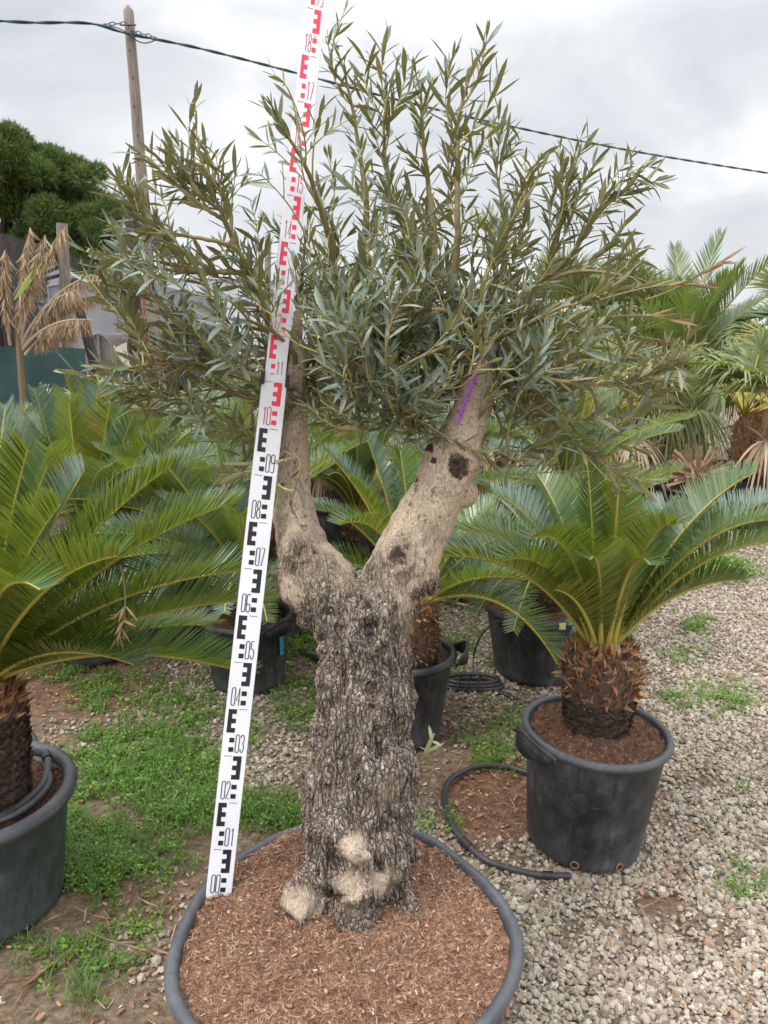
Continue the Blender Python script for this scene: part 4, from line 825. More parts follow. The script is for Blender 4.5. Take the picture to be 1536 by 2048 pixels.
# left
lp = Vector((-1.135, 1.88, 0))
pot_thing(lp, .245, .365, 'big dusty greenish black pot holding the thick stemmed left cycad', rb=.20, mat='pot_green', soil_z=-.035, handles=(R(95),), seg=96, fine=True, rim_r=.022)
lc = Vector((-1.10, 1.88, .33))
cycad(lc, 'tall cycad with broad fronds and dark scaly stem in the front left pot', .37, .132, [
 (55, 900, 1.85, .10, dict(v=.6, ll=.17)), (-40, 860, 1.9, .1, dict(ll=.17)), (340, 935, 2.0, .14, dict(ll=.15)), (470, 1005, 2.0, .16, dict(ll=.15)), (235, 1112, 1.65, .17, dict(ll=.16, v=.75)), (500, 1140, 1.9, .15, dict(ll=.16)), (560, 1195, 1.95, .12, dict(ll=.15)),
 (490, 1345, 1.95, .14, dict(ll=.14)), (270, 1330, 1.8, .13, dict(ll=.14)), (170, 940, 2.2, .08, dict(blue=True, ll=.15)), (95, 930, 2.1, .07, dict(ll=.16)), (10, 820, 2.2, .06, dict(blue=True, ll=.15)), (-60, 1400, 1.6, .12, dict(ll=.12)), (80, 1180, 1.5, .25, dict(ll=.14)), (-60, 1200, 1.6, .2), (-200, 1000, 1.9, .2), (-220, 1200, 2.1, .2), (300, 1180, 2.3, .1, dict(blue=True)), (120, 1010, 1.75, .12, dict(ll=.16, v=.6)), (420, 1250, 2.2, .1)],
 lc, seed=2, shag=.28, ll=.14)
# middle, behind the trunk
mp_ = Vector((.085, 2.82, 0))
pot_thing(mp_, .185, .365, 'narrow black pot with a broad handle half hidden by the olive trunk', rb=.14, handles=(R(0),), soil_z=-.06)
mc = Vector((.135, 2.80, .29))
cycad(mc, 'cycad with orange brown shaggy stem right behind the olive trunk', .30, .085, [
 (1135, 1368, 2.55, .32, dict(cm=.62, nl=95, ll=.115)), (1160, 1100, 2.9, .08, dict(blue=True)), (1060, 1060, 3.1, .14), (990, 1010, 2.9, .12), (930, 980, 3.1, .1, dict(blue=True)), (1050, 1160, 2.6, .1), (650, 900, 2.9, .15, dict(blue=True, ll=.10)), (700, 960, 2.7, .14, dict(ll=.09)), (610, 1010, 2.7, .2, dict(blue=True, ll=.09)), (735, 880, 2.9, .1, dict(blue=True, ll=.10)), (800, 900, 3.0, .1), (850, 930, 3.2, .1), (560, 1150, 2.7, .2), (680, 1050, 2.45, .25)],
 mc, seed=3, shag=.8, ll=.12)
# behind right
bp = Vector((.735, 3.42, 0))
pr_, _ = pot_thing(bp, .25, .345, 'wide black pot with a pale clip on its rim behind the front right cycad', rb=.20, handles=(R(165),), soil_z=-.02)
g = G(); o = np.array([math.cos(R(-80)), math.sin(R(-80)), 0]); box(g, o*.262 + [0, 0, .335], .02, .03, .028, (o, (-o[1], o[0], 0), (0, 0, 1))); g.build('clip', mats['yellow_tape'], pr_, smooth=False)
cycad(Vector((.76, 3.42, .31)), 'cycad with dark reddish stem in the wide pot behind the front right cycad', .22, .10, [], None, seed=4, auto=24, L=.72, blue=.4, shag=.7, el=(.25, 1.3))
# left with the blue label
qp = Vector((-.63, 3.30, 0))
qr, _ = pot_thing(qp, .195, .335, 'black pot with a blue handwritten label behind the measuring staff', rb=.165, handles=(R(-40),), soil_z=-.05)
lb = empty('pot_label', (0, 0, 0)); bpy.data.objects.remove(lb)
g = G(); o = np.array([math.cos(R(-28)), math.sin(R(-28)), 0]); s_ = np.array([-o[1], o[0], 0]); box(g, o*.1935 + [0, 0, .235], .0015, .026, .115, (o+np.array([0, 0, -.09]), s_, (0, 0, 1))); lbl = g.build('pot_label', mats['blue'], qr, smooth=False)
g = G()
for i in range(9): 
    c = o*.1965 + np.array([0, 0, .28-.011*i]); tube(g, [c + s_*.006*math.cos(x+i*1.3) + np.array([0, 0, .004*math.sin(x*(1+i % 2))]) for x in np.linspace(0, 4, 8)], .0007, 4)
g.build('handwriting', mats['ink'], lbl)
cycad(Vector((-.63, 3.30, .29)), 'cycad with arching blue green fronds in the pot with the blue label', .24, .09, [(285, 880, 3.1, .12, dict(blue=True)), (480, 1030, 2.95, .12), (330, 1000, 2.9, .15, dict(blue=True)), (430, 880, 3.3, .1, dict(blue=True))], None, seed=5, auto=20, L=.75, blue=.6, el=(.3, 1.35))

# ------------------------------------------------------------------ rows of cycads behind (shared frond meshes)
def place_tree(root, loc, rz, sc, label):
    r = root.copy(); COL.objects.link(r); r.location = loc; r.rotation_euler = (0, 0, rz); r.scale = (sc, sc, sc); r['label'] = label
    for ch in list(root.children):
        c = ch.copy(); COL.objects.link(c); c.parent = r
        for g3 in list(ch.children):
            d_ = g3.copy(); COL.objects.link(d_); d_.parent = c
    return r
protoA = cycad(Vector((-1.98, 3.55, .30)), 'green cycad behind the left front cycad at the edge of the frame', .30, .10, [], None, seed=6, auto=26, L=.80, blue=.35, el=(.55, 1.5), nl=95, ll=.14)
protoB = cycad(Vector((-1.46, 3.60, .30)), 'cycad with upright fronds, one orange edged, behind the left front cycad', .34, .10, [(70, 785, 3.65, .02, dict(blue=True, ll=.16)), (138, 805, 3.5, .02, dict(ll=.16)), (222, 792, 3.55, .02, dict(brown=.45, ll=.16)), (272, 815, 3.7, .02, dict(blue=True, ll=.16)), (330, 838, 3.55, .04, dict(ll=.15)), (100, 790, 3.8, .02, dict(ll=.15)), (195, 780, 3.85, .01, dict(blue=True, ll=.15))], None, seed=7, auto=20, L=.82, blue=.5, el=(.65, 1.52), nl=95, ll=.14)
pot_thing(Vector((-1.98, 3.55, 0)), .21, .33, 'black pot under the green cycad at the left edge', handles=(R(-60),)); bpot, _ = pot_thing(Vector((-1.02, 3.72, 0)), .21, .34, 'dark pot standing in shade left of the pot with the blue label', handles=(R(-60),))
place_tree(bpot, (-1.46, 3.6, 0), .4, 1.0, 'black pot under the cycad with upright fronds'); place_tree(protoA, (-1.02, 3.72, .30), 2.2, .85, 'cycad in the dark pot left of the pot with the blue label')
rows = [(-2.25, 4.3, 'cycad of the second row furthest to the left'), (-1.5, 4.55, 'cycad of the second row behind the one with upright fronds'), (-.85, 4.3, 'cycad of the second row behind the blue labelled pot'), (-.15, 4.2, 'cycad seen through the left side of the olive fork'), (.38, 4.5, 'cycad seen through the fork close to the right limb'), (1.05, 4.4, 'cycad left of the fan palms, right limb in front'),
        (-2.9, 5.5, 'back row cycad at the left edge below the green cloth'), (-2.1, 5.6, 'back row cycad below the green cloth end'), (-1.2, 5.5, 'back row cycad left of the measuring staff'), (-.35, 5.5, 'back row cycad behind the left limb'), (.5, 5.7, 'back row cycad inside the fork'), (1.15, 5.6, 'back row cycad under the right side of the crown'), (-.55, 3.95, 'black pot cycad just behind the left limb of the olive')]
for i, (x, y, lab) in enumerate(rows):
    pz = .32; src = (protoA, protoB)[i % 2]; place_tree(src, (x, y, pz*.95), 1.3*i+.5, .88+.1*((i*7) % 3)/2, lab)
    place_tree(bpot, (x, y, 0), i*.8, 1.0, 'black pot holding the ' + lab.replace('black pot ', '').replace(' furthest', ''))

# ------------------------------------------------------------------ fan palms
def fan_leaf(g, B, D, L, R_, n=26, spread=2.5, droop=.3, seed=0, mat=0, tint=(.3, .8), w=.024):
    rg = np.random.default_rng(seed); B = np.asarray(B, float); D = nrm(np.asarray(D, float)[None])[0]
    H = B + D*L; side = np.cross(D, [0, 0, 1.0]); side = side/max(np.linalg.norm(side), 1e-6); N = np.cross(side, D)
    tube(g, bez(B, B+D*L*.5+np.array([0, 0, .03]), H, 6), np.linspace(.010, .006, 6), 5, mat+1, .5)
    a = np.linspace(-spread/2, spread/2, n); Dv = np.cos(a)[:, None]*D + np.sin(a)[:, None]*side; Dv = Dv + N*.15 + rg.normal(0, .02, (n, 3))
    strips(g, np.tile(H, (n, 1)), Dv, np.tile(N, (n, 1)) + 0*Dv, R_*(1-.18*np.abs(a)/spread*2)*(1+rg.normal(0, .03, n)), w, [.15, .8, 1, .75, .42, .08], 0, .22, mat, np.clip(rg.uniform(*tint, n), 0, 1), droop=droop*rg.uniform(.7, 1.4, n))
def fan_palm(loc, label, th, tr, n, L, R_, seed, dry=6, el=(-.1, 1.35), droop=.75, tint=(.1, 1.0)):
    root = empty('fan_palm', loc, label, 'palm', 'potted fan palms'); rg = np.random.default_rng(seed); g = G()
    lathe(g, [(tr*1.1, 0), (tr, th*.4), (tr*.9, th*.85), (.001, th)], 18, 0, .45)
    m_ = 260; a = rg.uniform(0, 6.283, m_); z = rg.random(m_)*th; o = np.stack([np.cos(a), np.sin(a), 0*a], 1)
    strips(g, o*tr*.9 + np.stack([0*z, 0*z, z], 1), o + np.stack([0*z, 0*z, rg.uniform(.3, 1.5, m_)], 1) + rg.normal(0, .2, (m_, 3)), o, rg.uniform(.03, .09, m_), .012, [1, .8, .1], 0, .1, 0, rg.uniform(.4, 1, m_))
    g.build('trunk', mats['cycad_bark'], root, smooth=False)
    for k in range(n):
        a = k*2.39996+seed; e = el[0] + (el[1]-el[0])*((k*.618+.13) % 1); d_ = np.array([math.cos(a)*math.cos(e), math.sin(a)*math.cos(e), math.sin(e)])
        g = G(); fan_leaf(g, (0, 0, th*.95), d_, L*rg.uniform(.75, 1.15), R_*rg.uniform(.85, 1.1), seed=seed*40+k, droop=droop*(1.6 if e < .4 else .8), tint=tint, n=28, spread=rg.uniform(2.2, 3.0)); g.build('leaf', [mats['fan'], mats['rachis']], root)
    for k in range(dry):
        a = k*2.4+seed*1.7; e = rg.uniform(-.9, -.1); d_ = np.array([math.cos(a)*math.cos(e), math.sin(a)*math.cos(e), math.sin(e)])
        g = G(); fan_leaf(g, (0, 0, th*.8), d_, L*.7, R_*.9, seed=seed*40+90+k, droop=1.1, tint=(0, 1), n=22); g.build('dry_leaf', [mats['fan_dry'], mats['fan_dry']], root)
    return root
def potted(fp, x, y, r, h, lab): pot_thing(Vector((x, y, 0)), r, h, lab, handles=(R(-100),), soil_z=-.04, cat='plant pot')
F1 = fan_palm(Vector((2.95, 6.3, .40)), 'fan palm with long drooping pale green leaves in the wide pot at the right edge', .52, .07, 26, .48, .50, 31, dry=2, el=(.15, 1.4))
F2 = fan_palm(Vector((1.95, 6.6, .40)), 'fan palm with yellow green leaves and straw skirts behind the olive crown edge', .48, .09, 24, .46, .48, 32, dry=5, tint=(.5, 1), el=(.1, 1.4))
F3 = fan_palm(Vector((2.55, 8.2, .40)), 'tall fan palm with upright spiky leaves rising in the back', 1.15, .11, 24, .50, .50, 33, dry=8, el=(-.3, 1.5), droop=.30, tint=(.1, .75))
potted(F1, 2.95, 6.3, .36, .46, 'wide black pot under the drooping fan palm at the right edge')
potted(F2, 1.95, 6.6, .30, .46, 'black pot under the yellow green fan palm'); potted(F3, 2.55, 8.2, .32, .45, 'black pot under the tall spiky fan palm')
more = [(F3, 1.75, 8.0, 1.0, 'spiky fan palm seen left of the tall feather palm'), (F3, 4.15, 8.4, .98, 'bushy brownish fan palm at the right edge of the back row'), (F1, 3.7, 7.4, 1.0, 'drooping fan palm crowding the right edge behind the wide pot'), (F2, 2.6, 7.1, .95, 'straw skirted fan palm in the middle of the palm row'), (F3, 5.1, 9.6, 1.05, 'far fan palm at the right edge of the frame'), (F3, 3.3, 9.2, .95, 'brownish fan palm behind the feather palm'),
        (F2, 1.15, 7.0, .9, 'pale fan palm glimpsed through the right side of the crown'), (F1, .35, 6.9, .9, 'pale fan palm seen through the middle of the crown'), (F2, -.5, 6.9, .85, 'light fan palm behind the left limb'), (F1, -1.4, 6.8, .8, 'pale fan palm low behind the left side of the crown'), (F2, -2.45, 6.6, .78, 'silvery fan palm in front of the end of the green cloth'), (F1, -3.6, 6.6, .80, 'whitish fan palm at the left edge under the green cloth')]
wp = [o for o in COL.objects if o.name.startswith('plant_pot') and o.get('label', '').startswith('wide black pot under')][0]
for i, (src, x, y, sc, lab) in enumerate(more):
    place_tree(src, (x, y, .40*sc), 1.1*i+.7, sc, lab); place_tree(wp, (x, y, 0), .6*i, .9*sc, 'black pot holding the ' + lab)
# tall feather palm
fp = empty('feather_palm', (2.95, 7.7, .4), 'feather palm with upright green fronds rising above the fan palms', 'palm')
g = G(); lathe(g, [(.12, 0), (.11, .4), (.07, .75), (.001, .8)], 18, 0, .4); g.build('trunk', mats['cycad_bark'], fp, smooth=False)
rg = np.random.default_rng(5)
for k in range(16):
    a = k*2.4+.6; e = [1.5, 1.3, 1.15, 1.35, .9, 1.0, .7, 1.2, .6, .8, 1.4, .5, 1.1, .9, .7, 1.25][k]; l_ = 1.45 if k < 4 else 1.15; dh = np.array([math.cos(a), math.sin(a), 0]); B = np.array([0, 0, .72])
    C = B + (dh*math.cos(e) + np.array([0, 0, math.sin(e)]))*l_*.55; T = C + (dh*math.cos(e-.5) + np.array([0, 0, math.sin(e-.5)]))*l_*.45
    g = G(); frond(g, B, C, T, nl=48, ll=.27, lw=.014, v=.35, a0=1.1, a1=.4, start=.15, rr=.01, droop=.08, seed=400+k, tint=(.2, .9)); g.build('frond', [mats['phoenix'], mats['rachis']], fp)
pot_thing(Vector((2.95, 7.7, 0)), .32, .45, 'black pot under the upright feather palm')
# cut stump with dead leaf bases between the palm pots
st = empty('palm_stump', gr(1375, 985, .0) + Vector((0, .1, .0)), 'dead palm stump bristling with pale leaf bases between the black pots', 'stump'); st.location = (2.55, 6.15, .30)
g = G(); lathe(g, [(.10, 0), (.13, .15), (.06, .24), (.001, .26)], 16, 0, .5); m_ = 200; a = rg.uniform(0, 6.283, m_); e = rg.uniform(-.3, 1.2, m_)
o = np.stack([np.cos(a)*np.cos(e), np.sin(a)*np.cos(e), np.sin(e)], 1); strips(g, o*.07 + [0, 0, .12], o, np.cross(o, rg.normal(0, 1, (m_, 3))), rg.uniform(.12, .22, m_), .035, [1, .8, .7, .6, .8], .1, .2, 0, rg.uniform(0, 1, m_)); g.build('leaf_bases', mats['fan_dry'], st, smooth=False)
pot_thing(Vector((2.55, 6.15, 0)), .27, .33, 'low black pot under the dead palm stump', handles=(R(-110),)); pot_thing(Vector((2.35, 5.9, 0)), .22, .22, 'shallow black pot in front of the dead palm stump', handles=(R(-90),))

# ------------------------------------------------------------------ hoses
def hose(name, pts, r, label, n=60, cat='hose', mat='hose', coup=()):
    g = G(); P = smooth_path(pts, n); o0 = P[0]; root = empty(name, tuple(o0), label, cat); tube(g, P-o0, r, 10); g.build('tube', mats[mat], root)
    for c in coup:
        g = G(); i = int(c*(n-1)); tube(g, smooth_path(P[max(0, i-1):i+2]-o0, 4), r*1.35, 10); g.build('coupling', mats['black'], root)
    return root
hz_ = .014
hose('irrigation_hose', [gr(1055, 1545, hz_), gr(1010, 1533, hz_), gr(950, 1534, .02), gr(900, 1560, .02), gr(888, 1600, .02), gr(910, 1660, .02), gr(960, 1712, .02), gr(1010, 1735, hz_), gr(1080, 1750, hz_), gr(1140, 1752, hz_)], .0105, 'thick black irrigation hose looping on the ground beside the right pot', coup=(.62, .93))
hose('drip_tube', [gr(1010, 1238, .33), gr(985, 1248, .32), gr(960, 1275, .20), gr(948, 1310, .08), gr(945, 1345, .02), gr(930, 1352, .015), gr(905, 1345, .015)], .0045, 'thin black drip tube rising from the ground into the wide back pot', 50, 'hose')
hose('drip_tube', [gr(890, 1345, .015), gr(930, 1352, .015), gr(970, 1368, .015), gr(1000, 1385, .015), gr(1040, 1400, .01)], .008, 'black pipe lying from the middle pot towards the wide back pot', 40, 'hose')
hose('irrigation_hose', [gr(560, 1296, .015), gr(600, 1302, .015), gr(640, 1318, .015), gr(700, 1330, .015)], .013, 'short black pipe lying behind the olive trunk', 30, 'hose')
g = G(); cr_ = empty('hose_coil', gr(945, 1378, .0), 'flattened coil of black pipe tied in loops on the gravel', 'hose')
for k in range(3):
    P = [(.135*math.cos(x)*(1-.06*k), .035*math.sin(x)*(1+.2*k)+.01*k, .014+.014*k) for x in np.linspace(0, 6.283, 36)]; tube(g, P, .0095, 8)
g.build('coil', mats['hose'], cr_); g = G()
for x in (-.06, -.02, .03): tube(g, [(x+.012*math.cos(t*1.0), .055*math.cos(t), .026+.032*math.sin(t)) for t in np.linspace(0, 6.283, 20)], .004, 6)
g.build('tie', mats['black'], cr_)
# pipes in the left pot
P0 = lp + Vector((0, 0, .355))
hose('irrigation_hose', [P0+Vector((.13, .17, .03)), P0+Vector((.165, .10, .02)), P0+Vector((.175, .0, .012)), P0+Vector((.12, -.12, .008)), P0+Vector((0, -.18, .008)), P0+Vector((-.15, -.2, .0))], .011, 'black irrigation pipe curling round the rim inside the left pot', coup=(.08, .55))
hose('drip_tube', [P0+Vector((.15, .12, .02)), P0+Vector((.195, .03, .012)), P0+Vector((.17, -.09, .01)), P0+Vector((.08, -.15, .0))], .0095, 'second black pipe beside the first inside the left pot', 40)
# dry palm trunks / boards lying behind
g = G(); tr_ = empty('dry_palm_leaves', gr(930, 1185, 0), 'heap of dry grey palm leaves lying flat on the gravel behind the olive', 'palm leaves')
m_ = 260; P = np.stack([rg.uniform(-.5, .75, m_), rg.uniform(-.2, .28, m_), rg.uniform(.01, .08, m_)], 1); D = np.stack([np.ones(m_), rg.normal(0, .18, m_), rg.normal(0, .05, m_)], 1)
strips(g, P, D, np.tile([0, -.3, 1.0], (m_, 1)), rg.uniform(.3, .7, m_), .02, [.4, 1, 1, .7, .2], -.05, .2, 0, rg.random(m_)); g.build('leaves', mats['straw'], tr_)

# ------------------------------------------------------------------ fence, greenhouse, poles
def pole(name, base, top, r0, r1, label, mat='wood', cat='pole', point=False, holes=0, group=None, sides=12, flat=1.0):
    root = empty(name, base, label, cat, group); b = np.array(tuple(base)); t = np.array(tuple(top)); n = 24; P = b + (t-b)*np.linspace(0, 1, n)[:, None]; P[1:-1, :2] += rng.normal(0, r1*.03, (n-2, 2))
    rr = np.linspace(r0, r1, n)*(1+rng.normal(0, .015, n)); g = G(); 
    if point: P = np.vstack([P, P[-1]+nrm((t-b)[None])[0]*r1*1.1]); rr = np.r_[rr, .012]
    tube(g, P-b, rr, sides, flat=flat); g.build('post', mats[mat], root)
    if holes:
        for k in range(holes):
            p = b + (t-b)*(1-.035-.052*k**1.1) - b; g = G(); q = p + np.array([.01*(-1)**k, -(np.interp(1-.035-.052*k, [0, 1], [r0, r1]))*1.0, 0]); tube(g, [q, q+np.array([0, -.012, 0])], .011, 8); g.build('bolt_hole', mats['iron'], root)
    return root
ptop = at(257, 22, 12.0); pbase = at(300, 760, 12.0); pbase = Vector((ptop.x+.06, 12.0, 0.0))
pl = pole('utility_pole', pbase, ptop, .105, .070, 'tall grey wooden utility pole with a pointed top carrying the cable', point=True, holes=9, sides=6)
# cable
def cab(name, pts, r, label, n=80, tw_=2, seed=0):
    P = smooth_path(pts, n); o0 = P[0]; root = empty(name, tuple(o0), label, 'cable'); g = G()
    seg = np.r_[0, np.cumsum(np.linalg.norm(np.diff(P, axis=0), axis=1))]; n2 = 420; q = np.linspace(0, seg[-1], n2); C = np.stack([np.interp(q, seg, P[:, k]) for k in range(3)], 1)
    for k in range(tw_):
        a = q*2*np.pi/.75 + k*2*np.pi/tw_; tube(g, C - o0 + np.stack([0*a, np.cos(a)*r*.8, np.sin(a)*r*.8], 1), r, 6)
    g.build('strand', mats['cable'], root); return root
cpts = [at(-60, 38, 11.0), at(60, 45, 11.4), at(180, 47, 11.7), at(258, 68, 11.88), at(400, 97, 12.4), at(600, 148, 13.2), at(800, 201, 14.0), at(1000, 248, 14.8), at(1270, 303, 16.0), at(1560, 350, 17.2), at(1700, 372, 17.8)]
cab('overhead_cable', cpts, .012, 'twisted dark green overhead cable crossing the sky from the pole')
cab('overhead_cable', [at(-20, 290, 24.0), at(150, 345, 24.0), at(300, 385, 24.0), at(480, 425, 24.0)], .007, 'thin faint wire crossing low in front of the pine', tw_=1)
cf = empty('cable_clamp', at(257, 50, 11.9), 'chain links and wires that hang the cable from the pole', 'cable clamp'); o0 = np.array(tuple(cf.location))
def links(pts, n):
    P = smooth_path(pts, n*2+1) - o0
    for i in range(n):
        a, b = P[2*i], P[2*i+2]; m_ = (a+b)/2; d = (b-a)/2; l = np.linalg.norm(d); d = d/l; s = np.array([0, .3, 1]) if i % 2 else np.array([0, 1, .3]); g = G()
        tube(g, [m_ + d*l*1.1*math.cos(t) + s*.022*math.sin(t) for t in np.linspace(0, 6.283, 14)], .007, 5); g.build('link', mats['iron'], cf)
links([at(208, 48, 11.85), at(252, 47, 11.9)], 4); links([at(262, 62, 11.9), at(312, 75, 12.1)], 5)
g = G(); tube(g, [at(240, 50, 11.86) - cf.location, at(272, 50, 11.86) - cf.location], .011, 6); g.build('bolt', mats['iron'], cf)
g = G(); tube(g, smooth_path([at(206, 50, 11.8), at(235, 56, 11.82), at(258, 68, 11.82), at(275, 82, 11.9), at(292, 86, 12.0), at(312, 80, 12.1)], 24) - o0, .008, 5); g.build('slack_wire', mats['cable'], cf)
# net fence
def panel(name, pts, mat, label, cat, thick=.004):
    """upright sheet: list of (bottom point, top point)"""
    n = len(pts); g = G(); V = [tuple(p) for p in [q[0] for q in pts] + [q[1] for q in pts]]; V2_ = [(x, y+thick, z) for x, y, z in V]
    g.add(V + V2_, [[i, i+1, n+i+1, n+i] for i in range(n-1)] + [[2*n+i, 3*n+i, 3*n+i+1, 2*n+i+1] for i in range(n-1)] + [[n+i, n+i+1, 3*n+i+1, 3*n+i] for i in range(n-1)])
    return tag(g.build(name, mats[mat], smooth=False), label, cat)
tl = [at(-120, 448, 8.2), at(0, 465, 9.0), at(60, 482, 10), at(120, 502, 11.4), at(180, 522, 13), at(235, 540, 14.6), at(330, 572, 18), at(430, 600, 19.6)]
panel('shade_net', [((p.x, p.y, 0), tuple(p)) for p in tl], 'net', 'dark see through shade net stretched along the left boundary', 'shade net')
c0, c1 = at(-160, 692, 8.6), at(168, 696, 8.8)
g = G(); tag(panel('green_cloth', [((c0.x+(c1.x-c0.x)*t, c0.y+(c1.y-c0.y)*t + .02*math.sin(t*30), 0), (c0.x+(c1.x-c0.x)*t, c0.y+(c1.y-c0.y)*t, c0.z+(c1.z-c0.z)*t + .008*math.sin(t*17))) for t in np.linspace(0, 1, 40)], 'green_cloth', 'green windbreak cloth hung low behind the left cycads', 'windbreak cloth'))
def gpost(u, v0, v1, y, r, label, mat, u1=None, **k):
    t = at(u, v0, y); b = at(u1 if u1 is not None else u+6, v1, y); d = (b - t); b2 = t + d*((t.z)/(t.z-b.z)); pole('fence_post', b2, t, r*1.05, r, label, mat, 'post', group='posts of the net fence', **k)
gpost(6, 470, 700, 8.9, .085, 'thick dark post at the left edge behind the net', 'dark_wood', 25)
gpost(124, 447, 700, 11.2, .075, 'pale wooden post top rising above the net by the dead banana leaf', 'wood', 137)
gpost(140, 560, 790, 11.6, .075, 'slanting dark prop beside the pale post', 'dark_wood', 208)
gpost(262, 400, 720, 13.5, .11, 'dark straight post left of the rusty pipe', 'dark_wood', 272)
gpost(290, 560, 700, 12.8, .07, 'rusty orange brown pipe beside the utility pole', 'rust', 297)
gpost(296, 560, 700, 12.9, .06, 'slanting dark prop right of the rusty pipe', 'dark_wood', 326)
gpost(60, 560, 700, 11, .10, 'dark post stub behind the dead banana plant', 'dark_wood', 60)
gpost(536, 480, 760, 9, .035, 'thin grey pole seen through the crown left of the staff', 'wood', 534)
# greenhouse
def greenhouse(name, u0, u1, vt, y, dpt, mat, label, wall=2.0, arch=.6, cat='greenhouse'):
    a = at(u0, vt, y); b = at(u1, vt, y); root = empty(name, (0.5*(a.x+b.x), y, 0), label, cat); w_ = b.x-a.x; H = a.z
    g = G(); xs_ = np.linspace(-1, 1, 17); wl = H*wall; top = [(x*w_/2, wl + (H-wl)*math.cos(x*1.45)**arch if abs(x) < 1 else wl) for x in xs_]
    n = len(top); V = [(x, 0, 0) for x, z in top] + [(x, 0, z) for x, z in top] + [(x, dpt, 0) for x, z in top] + [(x, dpt, z) for x, z in top]
    g.add(V, [[i, i+1, n+i+1, n+i] for i in range(n-1)] + [[2*n+i, 3*n+i, 3*n+i+1, 2*n+i+1] for i in range(n-1)] + [[n+i, n+i+1, 3*n+i+1, 3*n+i] for i in range(n-1)] + [[0, n, 3*n, 2*n], [n-1, 3*n-1, 4*n-1, 2*n-1]]); g.build('film', mats[mat], root, smooth=False)
    g = G(); P = [(x, -.03, z+.0) for x, z in top]; tube(g, smooth_path(P, 30), .03, 6); 
    for x, z in top[::4]: tube(g, [(x, -.03, 0), (x, -.03, z)], .025, 6)
    g.build('frame', mats['alu'], root)
greenhouse('greenhouse', 95, 620, 556, 20, 8, 'film', 'large whitish plastic greenhouse behind the net', .93, 1.0)
greenhouse('polytunnel', 145, 250, 667, 14, 4, 'tan', 'small tan arched tunnel in front of the greenhouse', .45, 1.0, 'tunnel')
greenhouse('polytunnel', 262, 370, 674, 15.5, 4, 'tan', 'long pale tan tunnel right of the small arched one', .85, 1.0, 'tunnel')
# dark tank
tk_ = at(392, 645, 13.5); root = empty('water_tank', (tk_.x, 13.5, 0), 'large dark round tank behind the left side of the crown', 'tank'); g = G(); hh = tk_.z
lathe(g, [(.55, 0), (.56, .2), (.55, hh*.92), (.50, hh*.98), (.001, hh)], 28); g.build('tank_body', mats['pot'], root); g = G()
for z in (.35, .7, 1.05): tube(g, [(.565*math.cos(t), .565*math.sin(t), z) for t in np.linspace(0, 6.283, 40)], .02, 6)
g.build('hoop', mats['pot'], root)
# dead banana plant
bn = empty('banana_plant', at(40, 720, 8.0), 'withered banana plant with shredded tan leaves and one green leaf by the net', 'banana plant'); bn.location = (at(30, 700, 8.0).x, 8.0, 0); B0 = np.array(tuple(bn.location))
g = G(); tube(g, [(0, 0, 0), (.02, 0, .7), (.05, 0, 1.5), (.06, 0, 1.7)], [.035, .032, .03, .02], 12, 0, .12); g.build('stem', mats['twig'], bn)
bl = [((40, 690), (130, 455), .25), ((35, 680), (90, 470), .05), ((40, 690), (225, 545), .35), ((40, 695), (155, 580), .2), ((45, 700), (180, 640), .2), ((35, 700), (60, 455), .0), ((50, 710), (150, 660), .15), ((20, 690), (10, 500), .0), ((40, 700), (205, 590), .25)]
for i, (b, t, lf) in enumerate(bl):
    Bp = np.array(tuple(at(*b, 8.0))) - B0; Tp = np.array(tuple(at(*t, 8.0 - .3*math.sin(i*2.1)))) - B0; C = (Bp+Tp)/2 + np.array([-.05, 0, lf]); P = bez(Bp, C, Tp, 30); g = G(); tube(g, P, np.linspace(.016, .004, 30), 5, 0, .9)
    n = 300; s = rng.uniform(.3, 1, n); q = np.stack([np.interp(s*29, range(30), P[:, k]) for k in range(3)], 1)
    strips(g, q, np.stack([rng.normal(0, .35, n), rng.normal(0, .35, n), -np.ones(n)], 1), rng.normal(0, 1, (n, 3)), rng.uniform(.05, .19, n), .013, [.8, 1, .7, .25], .1, .2, 0, rng.random(n)); g.build('dead_leaf', mats['fan_dry'], bn, smooth=False)
g = G(); Bp = np.array(tuple(at(28, 600, 7.9))) - B0; Tp = np.array(tuple(at(92, 536, 7.8))) - B0
strips(g, [Bp], [Tp-Bp], [(0, -.7, .7)], np.linalg.norm(Tp-Bp)*1.05, .13, [.2, .7, 1, .95, .7, .1], .12, .15, 0, .6); g.build('green_leaf', mats['banana'], bn)
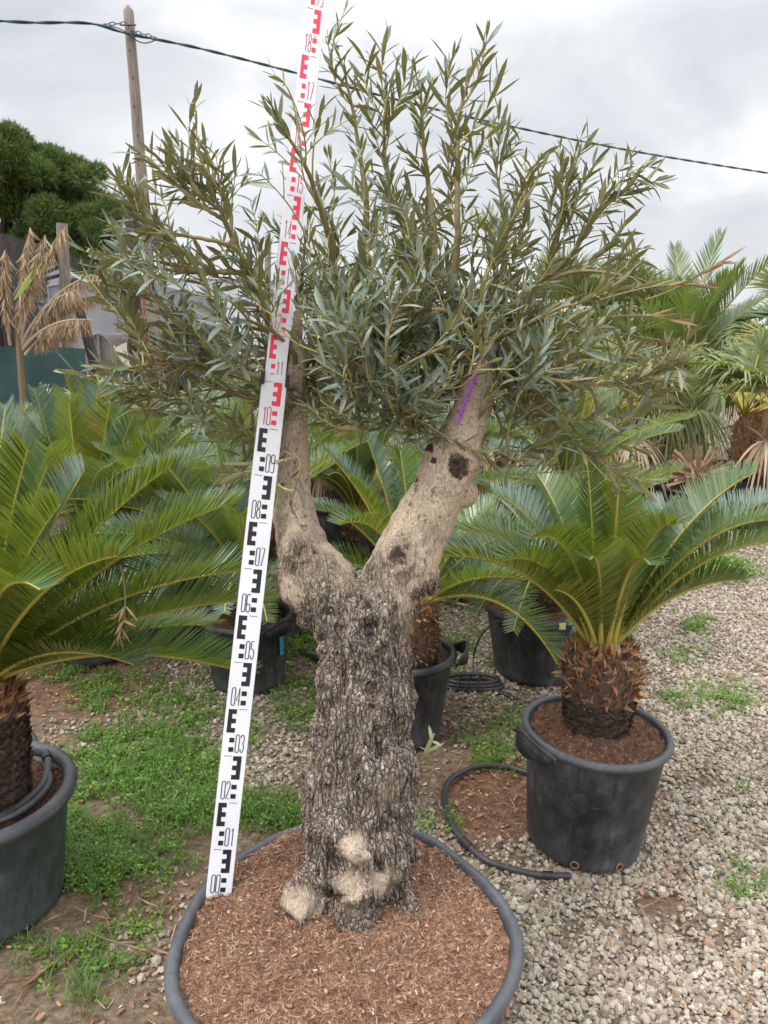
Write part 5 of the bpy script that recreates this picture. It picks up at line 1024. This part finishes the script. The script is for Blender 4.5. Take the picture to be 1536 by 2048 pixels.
# pine
pn = empty('pine_tree', at(60, 700, 22), 'large dense green pine with rounded crown beyond the net', 'tree'); pn.location = (at(-40, 400, 22).x, 22, 0); B0 = np.array(tuple(pn.location))
g = G(); tube(g, [(0, 0, 0), (.1, 0, 2), (.3, 0, 4)], [.28, .22, .14], 10); 
lumps = []; rg = np.random.default_rng(9)
for (u, v, r_) in [(0, 300, 62), (45, 285, 45), (70, 330, 60), (110, 355, 62), (150, 375, 58), (170, 420, 60), (190, 460, 45), (120, 440, 80), (40, 400, 90), (-30, 380, 90), (-80, 300, 80), (-30, 270, 50), (60, 480, 80), (150, 500, 70), (0, 510, 80), (200, 500, 40), (90, 300, 35), (130, 330, 35), (180, 395, 36), (20, 262, 30), (205, 430, 26), (-10, 340, 70), (-120, 420, 100), (100, 400, 60), (60, 560, 90), (160, 570, 70)]:
    for q in range(6):
        c = np.array(tuple(at(u+rg.normal(0, 24), v+abs(rg.normal(0, 22)), 22 + rg.uniform(-1.4, 1.4)))) - B0; lumps.append((c, (r_*.36+7)/F*21.4)); tube(g, [(.2, 0, 2.5), tuple(c*.6+np.array([.1, 0, 1.0])), tuple(c)], [.09, .05, .02], 5) if q == 0 else None
g.build('trunk', mats['dark_wood'], pn)
g = G()
for c, r_ in lumps:
    n = 800; d = nrm(rg.normal(0, 1, (n, 3))); d[:, 2] = d[:, 2]*.8 + .1; q = c + d*r_*rg.uniform(.45, 1.0, (n, 1))**.6
    for k in range(1): strips(g, q, d*.7 + rg.normal(0, .5, (n, 3)) + [0, 0, .45], rg.normal(0, 1, (n, 3)), rg.uniform(.10, .22, n), .024, [.9, .8, .15], 0, 0, 0, np.clip(rg.random(n)*.8 + .1, 0, 1))
g.build('crown', mats['pine'], pn)
# distant hedge line closing the horizon
hd = G(); rg = np.random.default_rng(12)
for k in range(90):
    u = rg.uniform(250, 1700); y = rg.uniform(26, 34); c = np.array(tuple(at(u, rg.uniform(628, 660), y))); n = 420; d = nrm(rg.normal(0, 1, (n, 3))); r_ = rg.uniform(.6, 1.5)
    c[2] = rg.uniform(.3, 1.5); strips(hd, c + d*r_*rg.uniform(.6, 1, (n, 1)), d + rg.normal(0, .5, (n, 3)), rg.normal(0, 1, (n, 3)), .25, .12, [.6, 1, .2], 0, 0, 0, rg.random(n))
tag(hd.build('distant_scrub', mats['pine'], smooth=False), 'far scrub and trees along the horizon', 'scrub', kind='stuff')
print('objects', len(bpy.data.objects), 'faces', sum(len(m.polygons) for m in bpy.data.meshes))
